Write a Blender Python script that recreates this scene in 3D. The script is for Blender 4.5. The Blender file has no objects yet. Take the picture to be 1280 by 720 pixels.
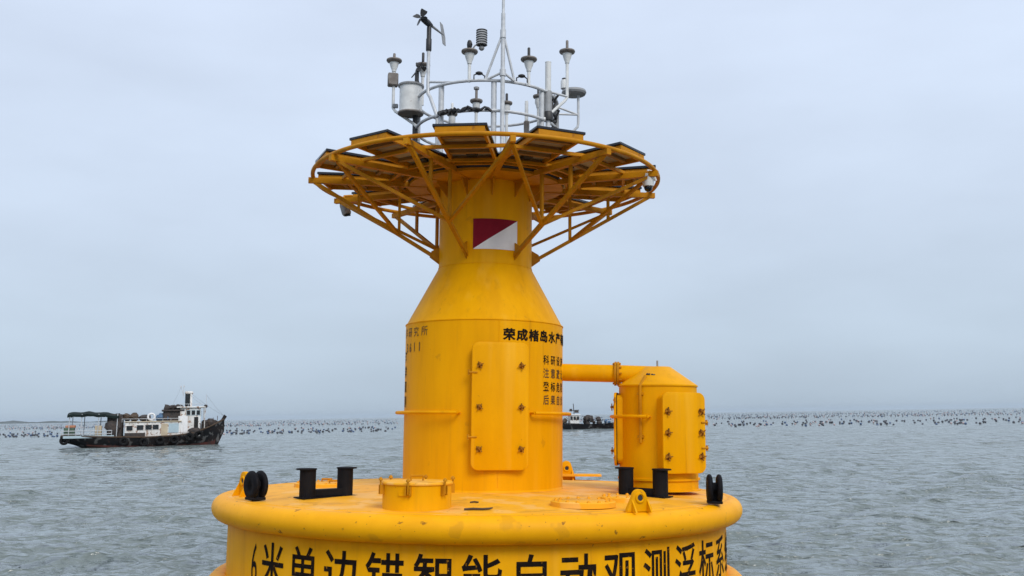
import bpy, bmesh, math, random
import numpy as np
from mathutils import Matrix, Vector
rnd = random.Random(7)
R = math.radians
PI = math.pi
sc = bpy.context.scene
COL = sc.collection

# ------------------------------------------------------------------ camera, sky, sun, exposure
EYE = 2.2886                      # lens height above the water, on a small boat
cam_d = bpy.data.cameras.new('camera')
cam = bpy.data.objects.new('camera', cam_d)
COL.objects.link(cam)
cam_d.sensor_width = 36.0
cam_d.lens = 1200.5 / 1280 * 36.0
cam_d.clip_start = 0.1
cam_d.clip_end = 30000
cam.matrix_world = (Matrix.Translation((0, 0, EYE)) @ Matrix.Rotation(PI / 2 + 0.1318, 4, 'X')
                    @ Matrix.Rotation(-0.0157, 4, 'Z'))
sc.camera = cam

SUN_EL, SUN_AZ = 40.0, 150.0      # azimuth clockwise from +Y (the way the camera looks): behind, to the right
world = bpy.data.worlds.new('World')
sc.world = world
world.use_nodes = True
nt = world.node_tree
nt.nodes.clear()
N = nt.nodes.new
out = N('ShaderNodeOutputWorld')
bg = N('ShaderNodeBackground')
tc = N('ShaderNodeTexCoord')
sep = N('ShaderNodeSeparateXYZ')
nt.links.new(tc.outputs['Generated'], sep.inputs[0])
ramp = N('ShaderNodeValToRGB')
els = ramp.color_ramp.elements
SKY = [(0.0, (.425, .520, .620)), (0.07, (.500, .603, .722)), (0.2, (.585, .682, .825)), (0.45, (.660, .752, .920)), (1.0, (.98, 1.04, 1.14))]
els[0].position, els[0].color = SKY[0][0], (*SKY[0][1], 1)
els[1].position, els[1].color = SKY[-1][0], (*SKY[-1][1], 1)
for p_, c_ in SKY[1:-1]:
    e = els.new(p_)
    e.color = (*c_, 1)
nt.links.new(sep.outputs['Z'], ramp.inputs[0])
cn = N('ShaderNodeTexNoise')      # the soft unevenness of a closed cloud deck
cn.inputs['Scale'].default_value = 3.0
cn.inputs['Detail'].default_value = 5.0
cmap = N('ShaderNodeMapping')
cmap.inputs['Scale'].default_value = (1, 1, 3.2)
nt.links.new(tc.outputs['Generated'], cmap.inputs[0])
nt.links.new(cmap.outputs[0], cn.inputs['Vector'])
cr = N('ShaderNodeMapRange')
cr.inputs['From Min'].default_value = 0.3
cr.inputs['From Max'].default_value = 0.7
cr.inputs['To Min'].default_value = 0.93
cr.inputs['To Max'].default_value = 1.06
nt.links.new(cn.outputs[0], cr.inputs[0])
mul = N('ShaderNodeVectorMath')
mul.operation = 'SCALE'
nt.links.new(ramp.outputs[0], mul.inputs[0])
nt.links.new(cr.outputs[0], mul.inputs['Scale'])
nt.links.new(mul.outputs[0], bg.inputs[0])
bg.inputs[1].default_value = 1.0
sky = N('ShaderNodeTexSky')
sky.sky_type = 'NISHITA'
sky.sun_disc = False
sky.sun_elevation = R(SUN_EL)
sky.sun_rotation = R(SUN_AZ)
sky.air_density = 1.0
sky.dust_density = 4.0
bg2 = N('ShaderNodeBackground')
bg2.inputs[1].default_value = 0.05
nt.links.new(sky.outputs[0], bg2.inputs[0])
mixs = N('ShaderNodeMixShader')
mixs.inputs[0].default_value = 0.12
nt.links.new(bg.outputs[0], mixs.inputs[1])
nt.links.new(bg2.outputs[0], mixs.inputs[2])
nt.links.new(mixs.outputs[0], out.inputs[0])

sun_d = bpy.data.lights.new('sun', 'SUN')
sun_d.energy = 1.5
sun_d.angle = R(24)
sun_d.color = (1.0, .955, .89)
sun = bpy.data.objects.new('sun', sun_d)
COL.objects.link(sun)
sd = Vector((math.sin(R(SUN_AZ)) * math.cos(R(SUN_EL)), math.cos(R(SUN_AZ)) * math.cos(R(SUN_EL)), math.sin(R(SUN_EL))))
sun.rotation_euler = sd.to_track_quat('Z', 'Y').to_euler()
sun.location = (10, -20, 40)

vs = sc.view_settings
vs.view_transform = 'Standard'
vs.look = 'None'
vs.exposure = 0.25
vs.gamma = 1.0
vs.use_curve_mapping = False
sc.cycles.volume_bounces = 0
sc.cycles.max_bounces = 8

# ------------------------------------------------------------------ materials
def mat(name, col, rough=.5, metal=0., spec=.5):
    m = bpy.data.materials.new(name)
    m.use_nodes = True
    b = m.node_tree.nodes['Principled BSDF']
    b.inputs['Base Color'].default_value = (*col, 1)
    b.inputs['Roughness'].default_value = rough
    b.inputs['Metallic'].default_value = metal
    b.inputs['Specular IOR Level'].default_value = spec
    return m, m.node_tree, b

def noisy(name, c1, c2, scale=4., rough=(.4, .6), metal=0., spec=.5, bump=0., stretch=(1, 1, 1), detail=6., lo=.35, hi=.65, specks=None, streaks=None):
    """two-tone paint: noise between c1 and c2, optional rust specks (colour, scale, threshold)"""
    m, t, b = mat(name, c1, rough[0], metal, spec)
    n = t.nodes.new
    co = n('ShaderNodeTexCoord')
    mp = n('ShaderNodeMapping')
    mp.inputs['Scale'].default_value = stretch
    t.links.new(co.outputs['Object'], mp.inputs[0])
    no = n('ShaderNodeTexNoise')
    no.inputs['Scale'].default_value = scale
    no.inputs['Detail'].default_value = detail
    no.inputs['Roughness'].default_value = .62
    t.links.new(mp.outputs[0], no.inputs['Vector'])
    mr = n('ShaderNodeMapRange')
    mr.inputs['From Min'].default_value = lo
    mr.inputs['From Max'].default_value = hi
    t.links.new(no.outputs[0], mr.inputs[0])
    mx = n('ShaderNodeMix')
    mx.data_type = 'RGBA'
    mx.inputs[6].default_value = (*c1, 1)
    mx.inputs[7].default_value = (*c2, 1)
    t.links.new(mr.outputs[0], mx.inputs[0])
    last = mx.outputs[2]
    if specks:
        for (sc_col, s_scale, thr, amt) in specks:
            n2 = n('ShaderNodeTexNoise')
            n2.inputs['Scale'].default_value = s_scale
            n2.inputs['Detail'].default_value = 3.
            t.links.new(co.outputs['Object'], n2.inputs['Vector'])
            m2 = n('ShaderNodeMapRange')
            m2.inputs['From Min'].default_value = thr
            m2.inputs['From Max'].default_value = thr + .045
            m2.inputs['To Max'].default_value = amt
            t.links.new(n2.outputs[0], m2.inputs[0])
            x2 = n('ShaderNodeMix')
            x2.data_type = 'RGBA'
            x2.inputs[7].default_value = (*sc_col, 1)
            t.links.new(m2.outputs[0], x2.inputs[0])
            t.links.new(last, x2.inputs[6])
            last = x2.outputs[2]
    if streaks:                       # rain runs and chalky fading down the sheets
        for (s_col, sv, lo_, amt) in streaks:
            m3 = n('ShaderNodeMapping')
            m3.inputs['Scale'].default_value = (sv, sv, sv * .045)
            t.links.new(co.outputs['Object'], m3.inputs[0])
            n3 = n('ShaderNodeTexNoise')
            n3.inputs['Scale'].default_value = 1.
            n3.inputs['Detail'].default_value = 4.
            t.links.new(m3.outputs[0], n3.inputs['Vector'])
            q3 = n('ShaderNodeMapRange')
            q3.inputs['From Min'].default_value = lo_
            q3.inputs['From Max'].default_value = lo_ + .2
            q3.inputs['To Max'].default_value = amt
            t.links.new(n3.outputs[0], q3.inputs[0])
            x3 = n('ShaderNodeMix')
            x3.data_type = 'RGBA'
            x3.inputs[7].default_value = (*s_col, 1)
            t.links.new(q3.outputs[0], x3.inputs[0])
            t.links.new(last, x3.inputs[6])
            last = x3.outputs[2]
    t.links.new(last, b.inputs['Base Color'])
    rr = n('ShaderNodeMapRange')
    rr.inputs['To Min'].default_value = rough[0]
    rr.inputs['To Max'].default_value = rough[1]
    t.links.new(no.outputs[0], rr.inputs[0])
    t.links.new(rr.outputs[0], b.inputs['Roughness'])
    if bump:
        bp = n('ShaderNodeBump')
        bp.inputs['Strength'].default_value = bump
        bp.inputs['Distance'].default_value = .02
        t.links.new(no.outputs[0], bp.inputs['Height'])
        t.links.new(bp.outputs[0], b.inputs['Normal'])
    return m

RUST = (.16, .055, .012)
M_ = {}
M_['yellow'] = noisy('yellow_paint', (.83, .385, .0), (.73, .320, .0), 2.4, (.42, .58), spec=.07, bump=.05, stretch=(1, 1, .35), streaks=[((.40, .15, .008), 9., .56, .30), ((.88, .48, .06), 6., .56, .30), ((.22, .08, .012), 17., .65, .45)],
                     
                     specks=[(RUST, 13., .735, .8)])
M_['yellow_tower'] = noisy('yellow_tower_paint', (.83, .385, .0), (.73, .320, .0), 2.4, (.42, .58), spec=.07, bump=.05, stretch=(1.6, 1.6, .22), streaks=[((.40, .15, .008), 9., .56, .30), ((.88, .48, .06), 6., .56, .30), ((.22, .08, .012), 17., .65, .45)],
                     
                           specks=[((.42, .17, .01), 5., .70, .35), (RUST, 16., .76, .8)])
M_['yellow_deck'] = noisy('yellow_deck_paint', (.90, .425, .010), (.80, .37, .020), 3.2, (.5, .75), spec=.25, bump=.1,
                          specks=[((.86, .50, .15), 2.3, .54, .55), ((.55, .25, .02), 3.4, .60, .5), ((.30, .12, .02), 9., .68, .6)])
M_['yellow_truss_shaded'] = noisy('yellow_truss_shaded_paint', (.56, .238, .003), (.42, .168, .003), 5., (.45, .65), spec=.15, specks=[((.25, .09, .012), 11., .68, .6)])  # main yellow darkened: the dimness beneath the platform is put into the colour
M_['yellow_bumper'] = noisy('yellow_bumper_paint', (.90, .41, .001), (.82, .36, .001), 3., (.42, .6), spec=.15, bump=.08,
                            specks=[((.20, .075, .012), 11., .675, .8), ((.5, .22, .01), 4., .64, .35), ((.10, .045, .012), 26., .70, .8)])
M_['black'] = noisy('black_paint', (.004, .004, .006), (.010, .009, .010), 6., (.55, .8), spec=.14)
M_['ink'] = noisy('black_lettering', (.008, .005, .004), (.030, .014, .006), 9., (.75, .9), spec=.12, lo=.45, hi=.8, specks=[((.40, .17, .008), 30., .66, .7)])
M_['clamp'] = noisy('rusty_clamp', (.42, .17, .008), (.13, .05, .012), 22., (.6, .8), spec=.15, lo=.4, hi=.6)
M_['ink_worn'] = noisy('worn_lettering', (.035, .018, .008), (.30, .13, .006), 30., (.6, .8), lo=.45, hi=.72)
M_['red'] = noisy('red_paint', (.24, .006, .020), (.19, .006, .018), 4., (.5, .65), spec=.12, streaks=[((.34, .06, .05), 9., .58, .4)])
M_['white'] = noisy('white_paint', (.82, .82, .82), (.74, .74, .74), 5., (.45, .6), streaks=[((.50, .44, .36), 9., .56, .4)])
M_['galv'] = noisy('galvanised_steel', (.62, .64, .66), (.46, .48, .50), 14., (.4, .6), metal=.1)
M_['plastic_white'] = noisy('weathered_white_plastic', (.74, .75, .74), (.60, .61, .60), 9., (.45, .6), specks=[((.30, .24, .19), 12., .66, .5)])
M_['plastic_grey'] = noisy('grey_plastic', (.30, .31, .32), (.22, .225, .23), 9., (.5, .65))
M_['disc_brown'] = noisy('weathered_brown_grey_disc', (.15, .125, .11), (.24, .22, .20), 14., (.5, .7))
M_['dark'] = noisy('dark_plastic', (.016, .016, .018), (.03, .029, .03), 9., (.4, .6))
M_['glass_black'] = mat('solar_glass', (.006, .007, .012), .12)[0]
M_['backsheet'] = noisy('panel_backsheet', (.42, .35, .26), (.32, .26, .18), 6., (.5, .7))
M_['batten_shaded'] = noisy('batten_shaded_paint', (.34, .18, .05), (.25, .13, .04), 6., (.5, .7), spec=.2)  # brown deepened so the colour carries the shade beneath the solar panels
M_['lens'] = mat('camera_lens', (.004, .004, .005), .05)[0]
M_['rubber'] = noisy('black_rubber', (.008, .008, .009), (.02, .02, .02), 8., (.8, .95), spec=.12)
M_['wood'] = noisy('dark_wood', (.05, .03, .018), (.09, .055, .03), 12., (.7, .9))
M_['hull_dark'] = noisy('tarred_hull', (.009, .010, .012), (.032, .022, .020), 1.1, (.6, .85), spec=.2, lo=.45, hi=.75, bump=.2, stretch=(.4, .4, 1), specks=[((.20, .20, .195), 1.6, .57, .5), ((.09, .04, .025), 3., .64, .45)])
M_['boot_red'] = noisy('red_lead_bottom', (.10, .022, .016), (.04, .018, .014), 1.3, (.5, .8))
M_['boat_white'] = noisy('weathered_white_boat_paint', (.74, .74, .72), (.50, .47, .42), 1.1, (.45, .7), lo=.45, hi=.8,
                         specks=[((.28, .13, .06), 3., .57, .8), ((.10, .06, .04), 6., .64, .8)], streaks=[((.30, .17, .09), 2.2, .52, .6)], stretch=(1, 1, .4))
M_['boat_pale'] = noisy('faded_blue_panel', (.42, .54, .60), (.36, .46, .50), 2., (.5, .7))
M_['boat_cream'] = noisy('cream_panel', (.55, .47, .33), (.45, .37, .26), 2., (.5, .7))
M_['win_dark'] = mat('dark_window_glass', (.012, .016, .018), .08)[0]
M_['canvas'] = noisy('dark_green_canvas', (.006, .011, .011), (.014, .024, .021), 2.5, (.8, .95), spec=.15, bump=.5)
M_['net_brown'] = noisy('brown_netting', (.11, .075, .05), (.04, .03, .022), 7., (.8, .95), bump=.8)
M_['net_dark'] = noisy('dark_netting', (.028, .028, .03), (.075, .055, .045), 5., (.8, .95), bump=.8)
M_['tarp_blue'] = noisy('blue_tarpaulin', (.06, .13, .24), (.10, .18, .28), 4., (.5, .7), bump=.5)
M_['crate_green'] = noisy('green_crate', (.07, .13, .08), (.05, .09, .06), 3., (.5, .7))
M_['orange'] = noisy('faded_orange', (.50, .20, .10), (.42, .20, .12), 3., (.6, .8))
M_['float_dark'] = noisy('dark_blue_float', (.035, .045, .075), (.055, .055, .06), .6, (.4, .6))
M_['float_blue'] = noisy('blue_float', (.05, .10, .22), (.04, .075, .15), .6, (.4, .6))
M_['float_pink'] = noisy('faded_pink_float', (.42, .30, .30), (.40, .33, .33), .6, (.5, .6))
M_['land'] = noisy('far_land', (.07, .085, .075), (.05, .06, .05), .02, (.8, .95))

def sea_material():
    m, t, b = mat('sea_water', (.060, .090, .098), .05, 0, .5)
    b.inputs['IOR'].default_value = 1.5
    n = t.nodes.new
    co = n('ShaderNodeTexCoord')
    prev = None
    for (scl, dist, st, det) in ((.9, .21, 1., 2.), (2.6, .088, 1., 2.), (7., .020, 1., 2.)):
        mp = n('ShaderNodeMapping')
        mp.inputs['Scale'].default_value = (.8, 1.25, 1)
        mp.inputs['Rotation'].default_value = (0, 0, R(14))
        t.links.new(co.outputs['Object'], mp.inputs[0])
        no = n('ShaderNodeTexNoise')
        no.inputs['Scale'].default_value = scl
        no.inputs['Detail'].default_value = det
        t.links.new(mp.outputs[0], no.inputs['Vector'])
        bp = n('ShaderNodeBump')
        bp.inputs['Strength'].default_value = st
        bp.inputs['Distance'].default_value = dist * 3
        t.links.new(no.outputs[0], bp.inputs['Height'])
        if prev:
            t.links.new(prev.outputs[0], bp.inputs['Normal'])
        prev = bp
    t.links.new(prev.outputs[0], b.inputs['Normal'])
    big = n('ShaderNodeTexNoise')          # turbid patches
    big.inputs['Scale'].default_value = .05
    big.inputs['Detail'].default_value = 4.
    t.links.new(co.outputs['Object'], big.inputs['Vector'])
    mx = n('ShaderNodeMix')
    mx.data_type = 'RGBA'
    mx.inputs[6].default_value = (.126, .160, .158, 1)
    mx.inputs[7].default_value = (.142, .168, .160, 1)
    t.links.new(big.outputs[0], mx.inputs[0])
    t.links.new(mx.outputs[2], b.inputs['Base Color'])
    return m
M_['sea'] = sea_material()

# ------------------------------------------------------------------ mesh builder
class M:
    def __init__(s):
        s.v, s.f = [], []
    def add(s, vs_, fs_):
        o = len(s.v)
        s.v += [tuple(p) for p in vs_]
        s.f += [tuple(i + o for i in f) for f in fs_]
        return s
    def tube(s, pts, r, n=8, closed=False, caps=True):
        pts = [Vector(p) for p in pts]
        k = len(pts)
        rs = r if isinstance(r, (list, tuple)) else [r] * k
        rings = []
        up = None
        for i, p in enumerate(pts):
            if closed:
                d = (pts[(i + 1) % k] - pts[i - 1]).normalized()
            else:
                d = (pts[min(i + 1, k - 1)] - pts[max(i - 1, 0)]).normalized()
            if up is None:
                a = Vector((0, 0, 1)) if abs(d.z) < .9 else Vector((0, 1, 0))
                up = (a - d * a.dot(d)).normalized()
            else:
                up = (up - d * up.dot(d)).normalized()
            w = d.cross(up)
            rings.append([p + (up * math.cos(2 * PI * j / n) + w * math.sin(2 * PI * j / n)) * rs[i] for j in range(n)])
        vs_ = [q for rg in rings for q in rg]
        fs_ = []
        for i in range(k if closed else k - 1):
            a, b = i * n, ((i + 1) % k) * n
            for j in range(n):
                j2 = (j + 1) % n
                fs_.append((a + j, a + j2, b + j2, b + j))
        if caps and not closed:
            fs_.append(tuple(range(n - 1, -1, -1)))
            fs_.append(tuple((k - 1) * n + j for j in range(n)))
        return s.add(vs_, fs_)
    def bar(s, p, q, w, h=None, up=(0, 0, 1)):
        """square bar from p to q"""
        h = h or w
        p, q = Vector(p), Vector(q)
        d = (q - p).normalized()
        u = Vector(up)
        if abs(d.dot(u)) > .98:
            u = Vector((0, 1, 0))
        x = d.cross(u).normalized()
        u = x.cross(d)
        vs_ = []
        for e in (p, q):
            for (a, b) in ((-1, -1), (1, -1), (1, 1), (-1, 1)):
                vs_.append(e + x * a * w / 2 + u * b * h / 2)
        return s.add(vs_, [(3, 2, 1, 0), (4, 5, 6, 7), (0, 1, 5, 4), (1, 2, 6, 5), (2, 3, 7, 6), (3, 0, 4, 7)])
    def box(s, c, size, rz=0., bevel=0.):
        c = Vector(c)
        hx, hy, hz = size[0] / 2, size[1] / 2, size[2] / 2
        mt = Matrix.Rotation(rz, 3, 'Z')
        if bevel <= 0:
            vs_ = [c + mt @ Vector((x * hx, y * hy, z * hz)) for z in (-1, 1) for (x, y) in ((-1, -1), (1, -1), (1, 1), (-1, 1))]
            return s.add(vs_, [(3, 2, 1, 0), (4, 5, 6, 7), (0, 1, 5, 4), (1, 2, 6, 5), (2, 3, 7, 6), (3, 0, 4, 7)])
        b = bevel
        vs_ = []
        for (z, i) in ((-hz, b), (-hz + b, 0), (hz - b, 0), (hz, b)):
            x, y = hx - i, hy - i
            q = b if i == 0 else 0
            x0, y0 = hx - i, hy - i
            for (a, e) in ((-x0 + q, -y0), (x0 - q, -y0), (x0, -y0 + q), (x0, y0 - q), (x0 - q, y0), (-x0 + q, y0), (-x0, y0 - q), (-x0, -y0 + q)):
                vs_.append(c + mt @ Vector((a, e, z)))
        fs_ = [tuple(range(7, -1, -1)), tuple(24 + j for j in range(8))]
        for i in range(3):
            for j in range(8):
                fs_.append((i * 8 + j, i * 8 + (j + 1) % 8, (i + 1) * 8 + (j + 1) % 8, (i + 1) * 8 + j))
        return s.add(vs_, fs_)
    def lathe(s, prof, n=32, c=(0, 0, 0), mt=None, a0=0., a1=2 * PI):
        """profile of (r, z); full turn unless a0/a1 given"""
        full = abs(a1 - a0 - 2 * PI) < 1e-6
        c = Vector(c)
        k = n if full else n + 1
        vs_ = []
        for (r, z) in prof:
            for j in range(k):
                a = a0 + (a1 - a0) * j / n
                p = Vector((r * math.cos(a), r * math.sin(a), z))
                vs_.append(c + (mt @ p if mt else p))
        fs_ = []
        for i in range(len(prof) - 1):
            for j in range(n):
                j2 = (j + 1) % k
                fs_.append((i * k + j, i * k + j2, (i + 1) * k + j2, (i + 1) * k + j))
        if full:
            if prof[0][0] > 1e-6:
                fs_.append(tuple(range(k - 1, -1, -1)))
            if prof[-1][0] > 1e-6:
                fs_.append(tuple((len(prof) - 1) * k + j for j in range(k)))
        return s.add(vs_, fs_)
    def prism(s, poly, o, ex, ey, en, h0, h1, bevel=0.):
        """polygon (x, y) in the plane o, ex, ey, extruded along en from h0 to h1; bevel insets the far edge"""
        o, ex, ey, en = Vector(o), Vector(ex), Vector(ey), Vector(en)
        k = len(poly)
        cx = sum(p[0] for p in poly) / k
        cy = sum(p[1] for p in poly) / k
        levels = [(h0, 0.)]
        if bevel:
            levels += [(h1 - bevel, 0.), (h1 - bevel * .3, bevel * .3), (h1, bevel)]
        else:
            levels += [(h1, 0.)]
        vs_ = []
        for (hh, ins) in levels:
            for (x, y) in poly:
                l = math.hypot(x - cx, y - cy) or 1
                f = 1 - ins / l
                vs_.append(o + ex * (cx + (x - cx) * f) + ey * (cy + (y - cy) * f) + en * hh)
        fs_ = [tuple(range(k - 1, -1, -1)), tuple((len(levels) - 1) * k + j for j in range(k))]
        for i in range(len(levels) - 1):
            for j in range(k):
                fs_.append((i * k + j, i * k + (j + 1) % k, (i + 1) * k + (j + 1) % k, (i + 1) * k + j))
        return s.add(vs_, fs_)
    def blob(s, c, size, n=8, m=5, jit=0., seed=1):
        g = random.Random(seed)
        c = Vector(c)
        vs_ = [c - Vector((0, 0, size[2]))]
        for i in range(1, m):
            t = PI * i / m
            for j in range(n):
                a = 2 * PI * j / n
                k = 1 + g.uniform(-jit, jit)
                vs_.append(c + Vector((size[0] * math.sin(t) * math.cos(a) * k, size[1] * math.sin(t) * math.sin(a) * k, -size[2] * math.cos(t) * k)))
        vs_.append(c + Vector((0, 0, size[2])))
        fs_ = [(0, 1 + (j + 1) % n, 1 + j) for j in range(n)]
        for i in range(m - 2):
            for j in range(n):
                a = 1 + i * n
                fs_.append((a + j, a + (j + 1) % n, a + n + (j + 1) % n, a + n + j))
        a = 1 + (m - 2) * n
        fs_ += [(a + j, a + (j + 1) % n, len(vs_) - 1) for j in range(n)]
        return s.add(vs_, fs_)
    def mesh(s, name, material, smooth=True, angle=38):
        me = bpy.data.meshes.new(name)
        me.from_pydata(s.v, [], s.f)
        bm = bmesh.new()
        bm.from_mesh(me)
        bmesh.ops.recalc_face_normals(bm, faces=bm.faces)
        bm.to_mesh(me)
        bm.free()
        if smooth:
            me.polygons.foreach_set('use_smooth', [True] * len(me.polygons))
            me.set_sharp_from_angle(angle=R(angle))
        me.materials.append(M_[material])
        return me

def rrect(w, h, r, n=5):
    p = []
    for (cx, cy, a) in ((w / 2 - r, h / 2 - r, 0), (-w / 2 + r, h / 2 - r, 90), (-w / 2 + r, -h / 2 + r, 180), (w / 2 - r, -h / 2 + r, 270)):
        for i in range(n + 1):
            t = R(a + 90 * i / n)
            p.append((cx + r * math.cos(t), cy + r * math.sin(t)))
    return p

def link(name, me, parent=None, label=None, loc=None):
    o = bpy.data.objects.new(name, me)
    COL.objects.link(o)
    if parent:
        o.parent = parent
    if loc is not None:
        o.location = loc
    if label:
        o['label'] = label
    return o

def part(name, mb, material, parent, label=None, **k):
    return link(name, mb.mesh(name, material, **k), parent, label)

def tag(o, label, cat, group=None):
    o['label'], o['category'] = label, cat
    if group:
        o['group'] = group
    return o

def thing(name, label, cat, mw, group=None):
    o = bpy.data.objects.new(name, None)
    o.empty_display_size = .2
    COL.objects.link(o)
    o.matrix_world = mw
    return tag(o, label, cat, group)

def copy_tree(o, mw):
    c = o.copy()
    COL.objects.link(c)
    c.matrix_world = mw
    for ch in o.children:
        d = ch.copy()
        COL.objects.link(d)
        d.parent = c
        for g in ch.children:
            e = g.copy()
            COL.objects.link(e)
            e.parent = d
    return c

def arc(r, z, a0, a1, n, c=(0, 0)):
    """points on a level circle; azimuth 0 is the side facing the camera, positive to the right"""
    return [(c[0] + r * math.sin(a0 + (a1 - a0) * i / n), c[1] - r * math.cos(a0 + (a1 - a0) * i / n), z) for i in range(n + 1)]

# ------------------------------------------------------------------ the sea
def build_sea():
    g = np.random.default_rng(5)
    rad = [2.0, 5.0]
    r = 8.0
    while r < 9000:
        rad.append(r)
        r += min(r * .0062, .000125 * r * r + .012) if r < 400 else r * .012
    rad.append(9500.0)
    rad = np.array(rad)
    fr = np.linspace(R(-34), R(34), 640)
    rest = np.linspace(R(34), R(326), 90)[1:-1]
    az = np.concatenate([fr, rest])
    na, nr = len(az), len(rad)
    RR, AA = np.meshgrid(rad, az, indexing='ij')
    X = RR * np.sin(AA)
    Y = RR * np.cos(AA)
    dr = np.gradient(rad)[:, None]
    da = np.where(np.arange(na) < 640, R(68) / 640, R(292) / 90)[None, :] * RR
    cell = np.maximum(dr, da)
    Z = np.zeros_like(X)
    DX = np.zeros_like(X)
    DY = np.zeros_like(X)
    for i in range(130):
        lam = .24 * (4.2 / .24) ** g.random()
        th = R(-78) + g.normal() * R(34)      # travelling mostly toward the lens, slightly across
        k = 2 * PI / lam
        amp = .0052 * (lam ** .80 if lam < 1.0 else lam ** .60)
        ph = g.random() * 2 * PI
        fade = np.clip((lam / cell - 2.2) / 1.8, 0, 1)
        arg = k * (X * math.cos(th) + Y * math.sin(th)) + ph
        Z += amp * np.cos(arg) * fade
        s_ = amp * .85 * np.sin(arg) * fade
        DX -= s_ * math.cos(th)
        DY -= s_ * math.sin(th)
    # wave groups: gusts make some patches steeper
    env = .80 + .30 * np.sin(X * .11 + 1.3 + .6 * np.sin(Y * .07)) * np.sin(Y * .16 + .5 + .5 * np.sin(X * .05))
    env = env + .30 * np.sin(X * .83 + 1.9 * np.sin(Y * .31)) * np.sin(Y * .71 + 1.7 * np.sin(X * .37 + 1))
    env = np.maximum(env, .4)
    Z *= env
    co = np.stack([X + DX * env, Y + DY * env, Z], -1).reshape(-1, 3)
    co = np.vstack([co, [[0, 0, 0]]])
    i, j = np.meshgrid(np.arange(nr - 1), np.arange(na), indexing='ij')
    j2 = (j + 1) % na
    quads = np.stack([i * na + j, (i + 1) * na + j, (i + 1) * na + j2, i * na + j2], -1).reshape(-1, 4)
    tri = np.stack([np.full(na, nr * na), np.arange(na), (np.arange(na) + 1) % na], -1)
    me = bpy.data.meshes.new('sea')
    me.vertices.add(len(co))
    me.vertices.foreach_set('co', co.astype(np.float32).ravel())
    loops = np.concatenate([quads.ravel(), tri.ravel()]).astype(np.int32)
    starts = np.concatenate([np.arange(len(quads)) * 4, len(quads) * 4 + np.arange(len(tri)) * 3]).astype(np.int32)
    me.loops.add(len(loops))
    me.loops.foreach_set('vertex_index', loops)
    me.polygons.add(len(starts))
    me.polygons.foreach_set('loop_start', starts)
    me.polygons.foreach_set('use_smooth', np.ones(len(starts), dtype=bool))
    me.update(calc_edges=True)
    me.validate()
    me.materials.append(M_['sea'])
    o = link('sea', me)
    o['kind'] = 'structure'
    o['label'] = 'choppy grey blue sea under an overcast sky'
build_sea()

def build_headland():
    mb = M()
    pts = []
    n = 60
    y0 = 5200.
    for i in range(n + 1):
        x = -4400 + i * 37.
        t = i / n
        h_ = (30 * (1 - t) ** .8 + 4 * math.sin(i * .9) + 3 * math.sin(i * 2.3 + 1)) * (1 if t < .97 else .4)
        pts.append((x, max(h_, 1.0)))
    vs_, fs_ = [], []
    for (x, hh) in pts:
        vs_ += [(x, y0, -1), (x, y0 + 60, hh * .6), (x, y0 + 160, hh), (x, y0 + 420, -1)]
    for i in range(n):
        for j in range(3):
            fs_.append((i * 4 + j, i * 4 + 4 + j, i * 4 + 5 + j, i * 4 + 1 + j))
    mb.add(vs_, fs_)
    o = part('headland', mb, 'land', None, 'low distant headland fading into haze at the left horizon')
    o['kind'] = 'structure'
build_headland()

# ------------------------------------------------------------------ the buoy (deck frame: z = 0 is the deck, y < 0 faces the camera)
DECK = 1.45
BM = Matrix.Translation((-.4191, 11.4898, DECK)) @ Matrix.Rotation(-.0068, 4, 'X') @ Matrix.Rotation(.0234, 4, 'Y')
BASE = BM @ Matrix.Translation((0, 0, -DECK))
buoy = thing('data_buoy', 'large round yellow sea data buoy with a tower and instrument platform', 'buoy', BASE)
OX, OY = .035, .072               # tower axis
T = (OX, OY)
UPD = Matrix.Translation((0, 0, DECK))
def bpart(name, mb, material, label=None, parent=None, **k):
    o = part(name, mb, material, parent or buoy, label, **k)
    if parent is None:
        o.location = (0, 0, DECK)
    return o
def bthing(name, label, cat, x, y, z, rz=0., group=None):
    return thing(name, label, cat, BM @ Matrix.Translation((x, y, z)) @ Matrix.Rotation(rz, 4, 'Z'), group)
def radial(az):
    return Vector((math.sin(az), -math.cos(az), 0)), Vector((math.cos(az), math.sin(az), 0))

# hull, bumpers, deck
bpart('hull', M().lathe([(2.45, -2.1), (2.7, -2.0), (2.82, -1.75), (2.82, -.12), (2.80, -.085)], 192), 'yellow')
bpart('bumper_tube', M().tube(arc(2.873, -.172, 0, 2 * PI * 191 / 192, 191), .128, 28, closed=True), 'yellow_bumper',
      'rounded yellow bumper tube around the deck edge')
bpart('bumper_tube', M().tube(arc(2.87, -1.02, 0, 2 * PI * 191 / 192, 191), .16, 20, closed=True), 'yellow_bumper',
      'lower yellow bumper tube near the waterline')
bpart('deck', M().lathe([(0, .012), (1.2, .004), (2.0, -.016), (2.5, -.034), (2.80, -.046), (2.86, -.052)], 160), 'yellow_deck')
bpart('weld_seam', M().tube(arc(2.79, -.048, 0, 2 * PI * 159 / 160, 159), .008, 6, closed=True), 'yellow_bumper')

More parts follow.
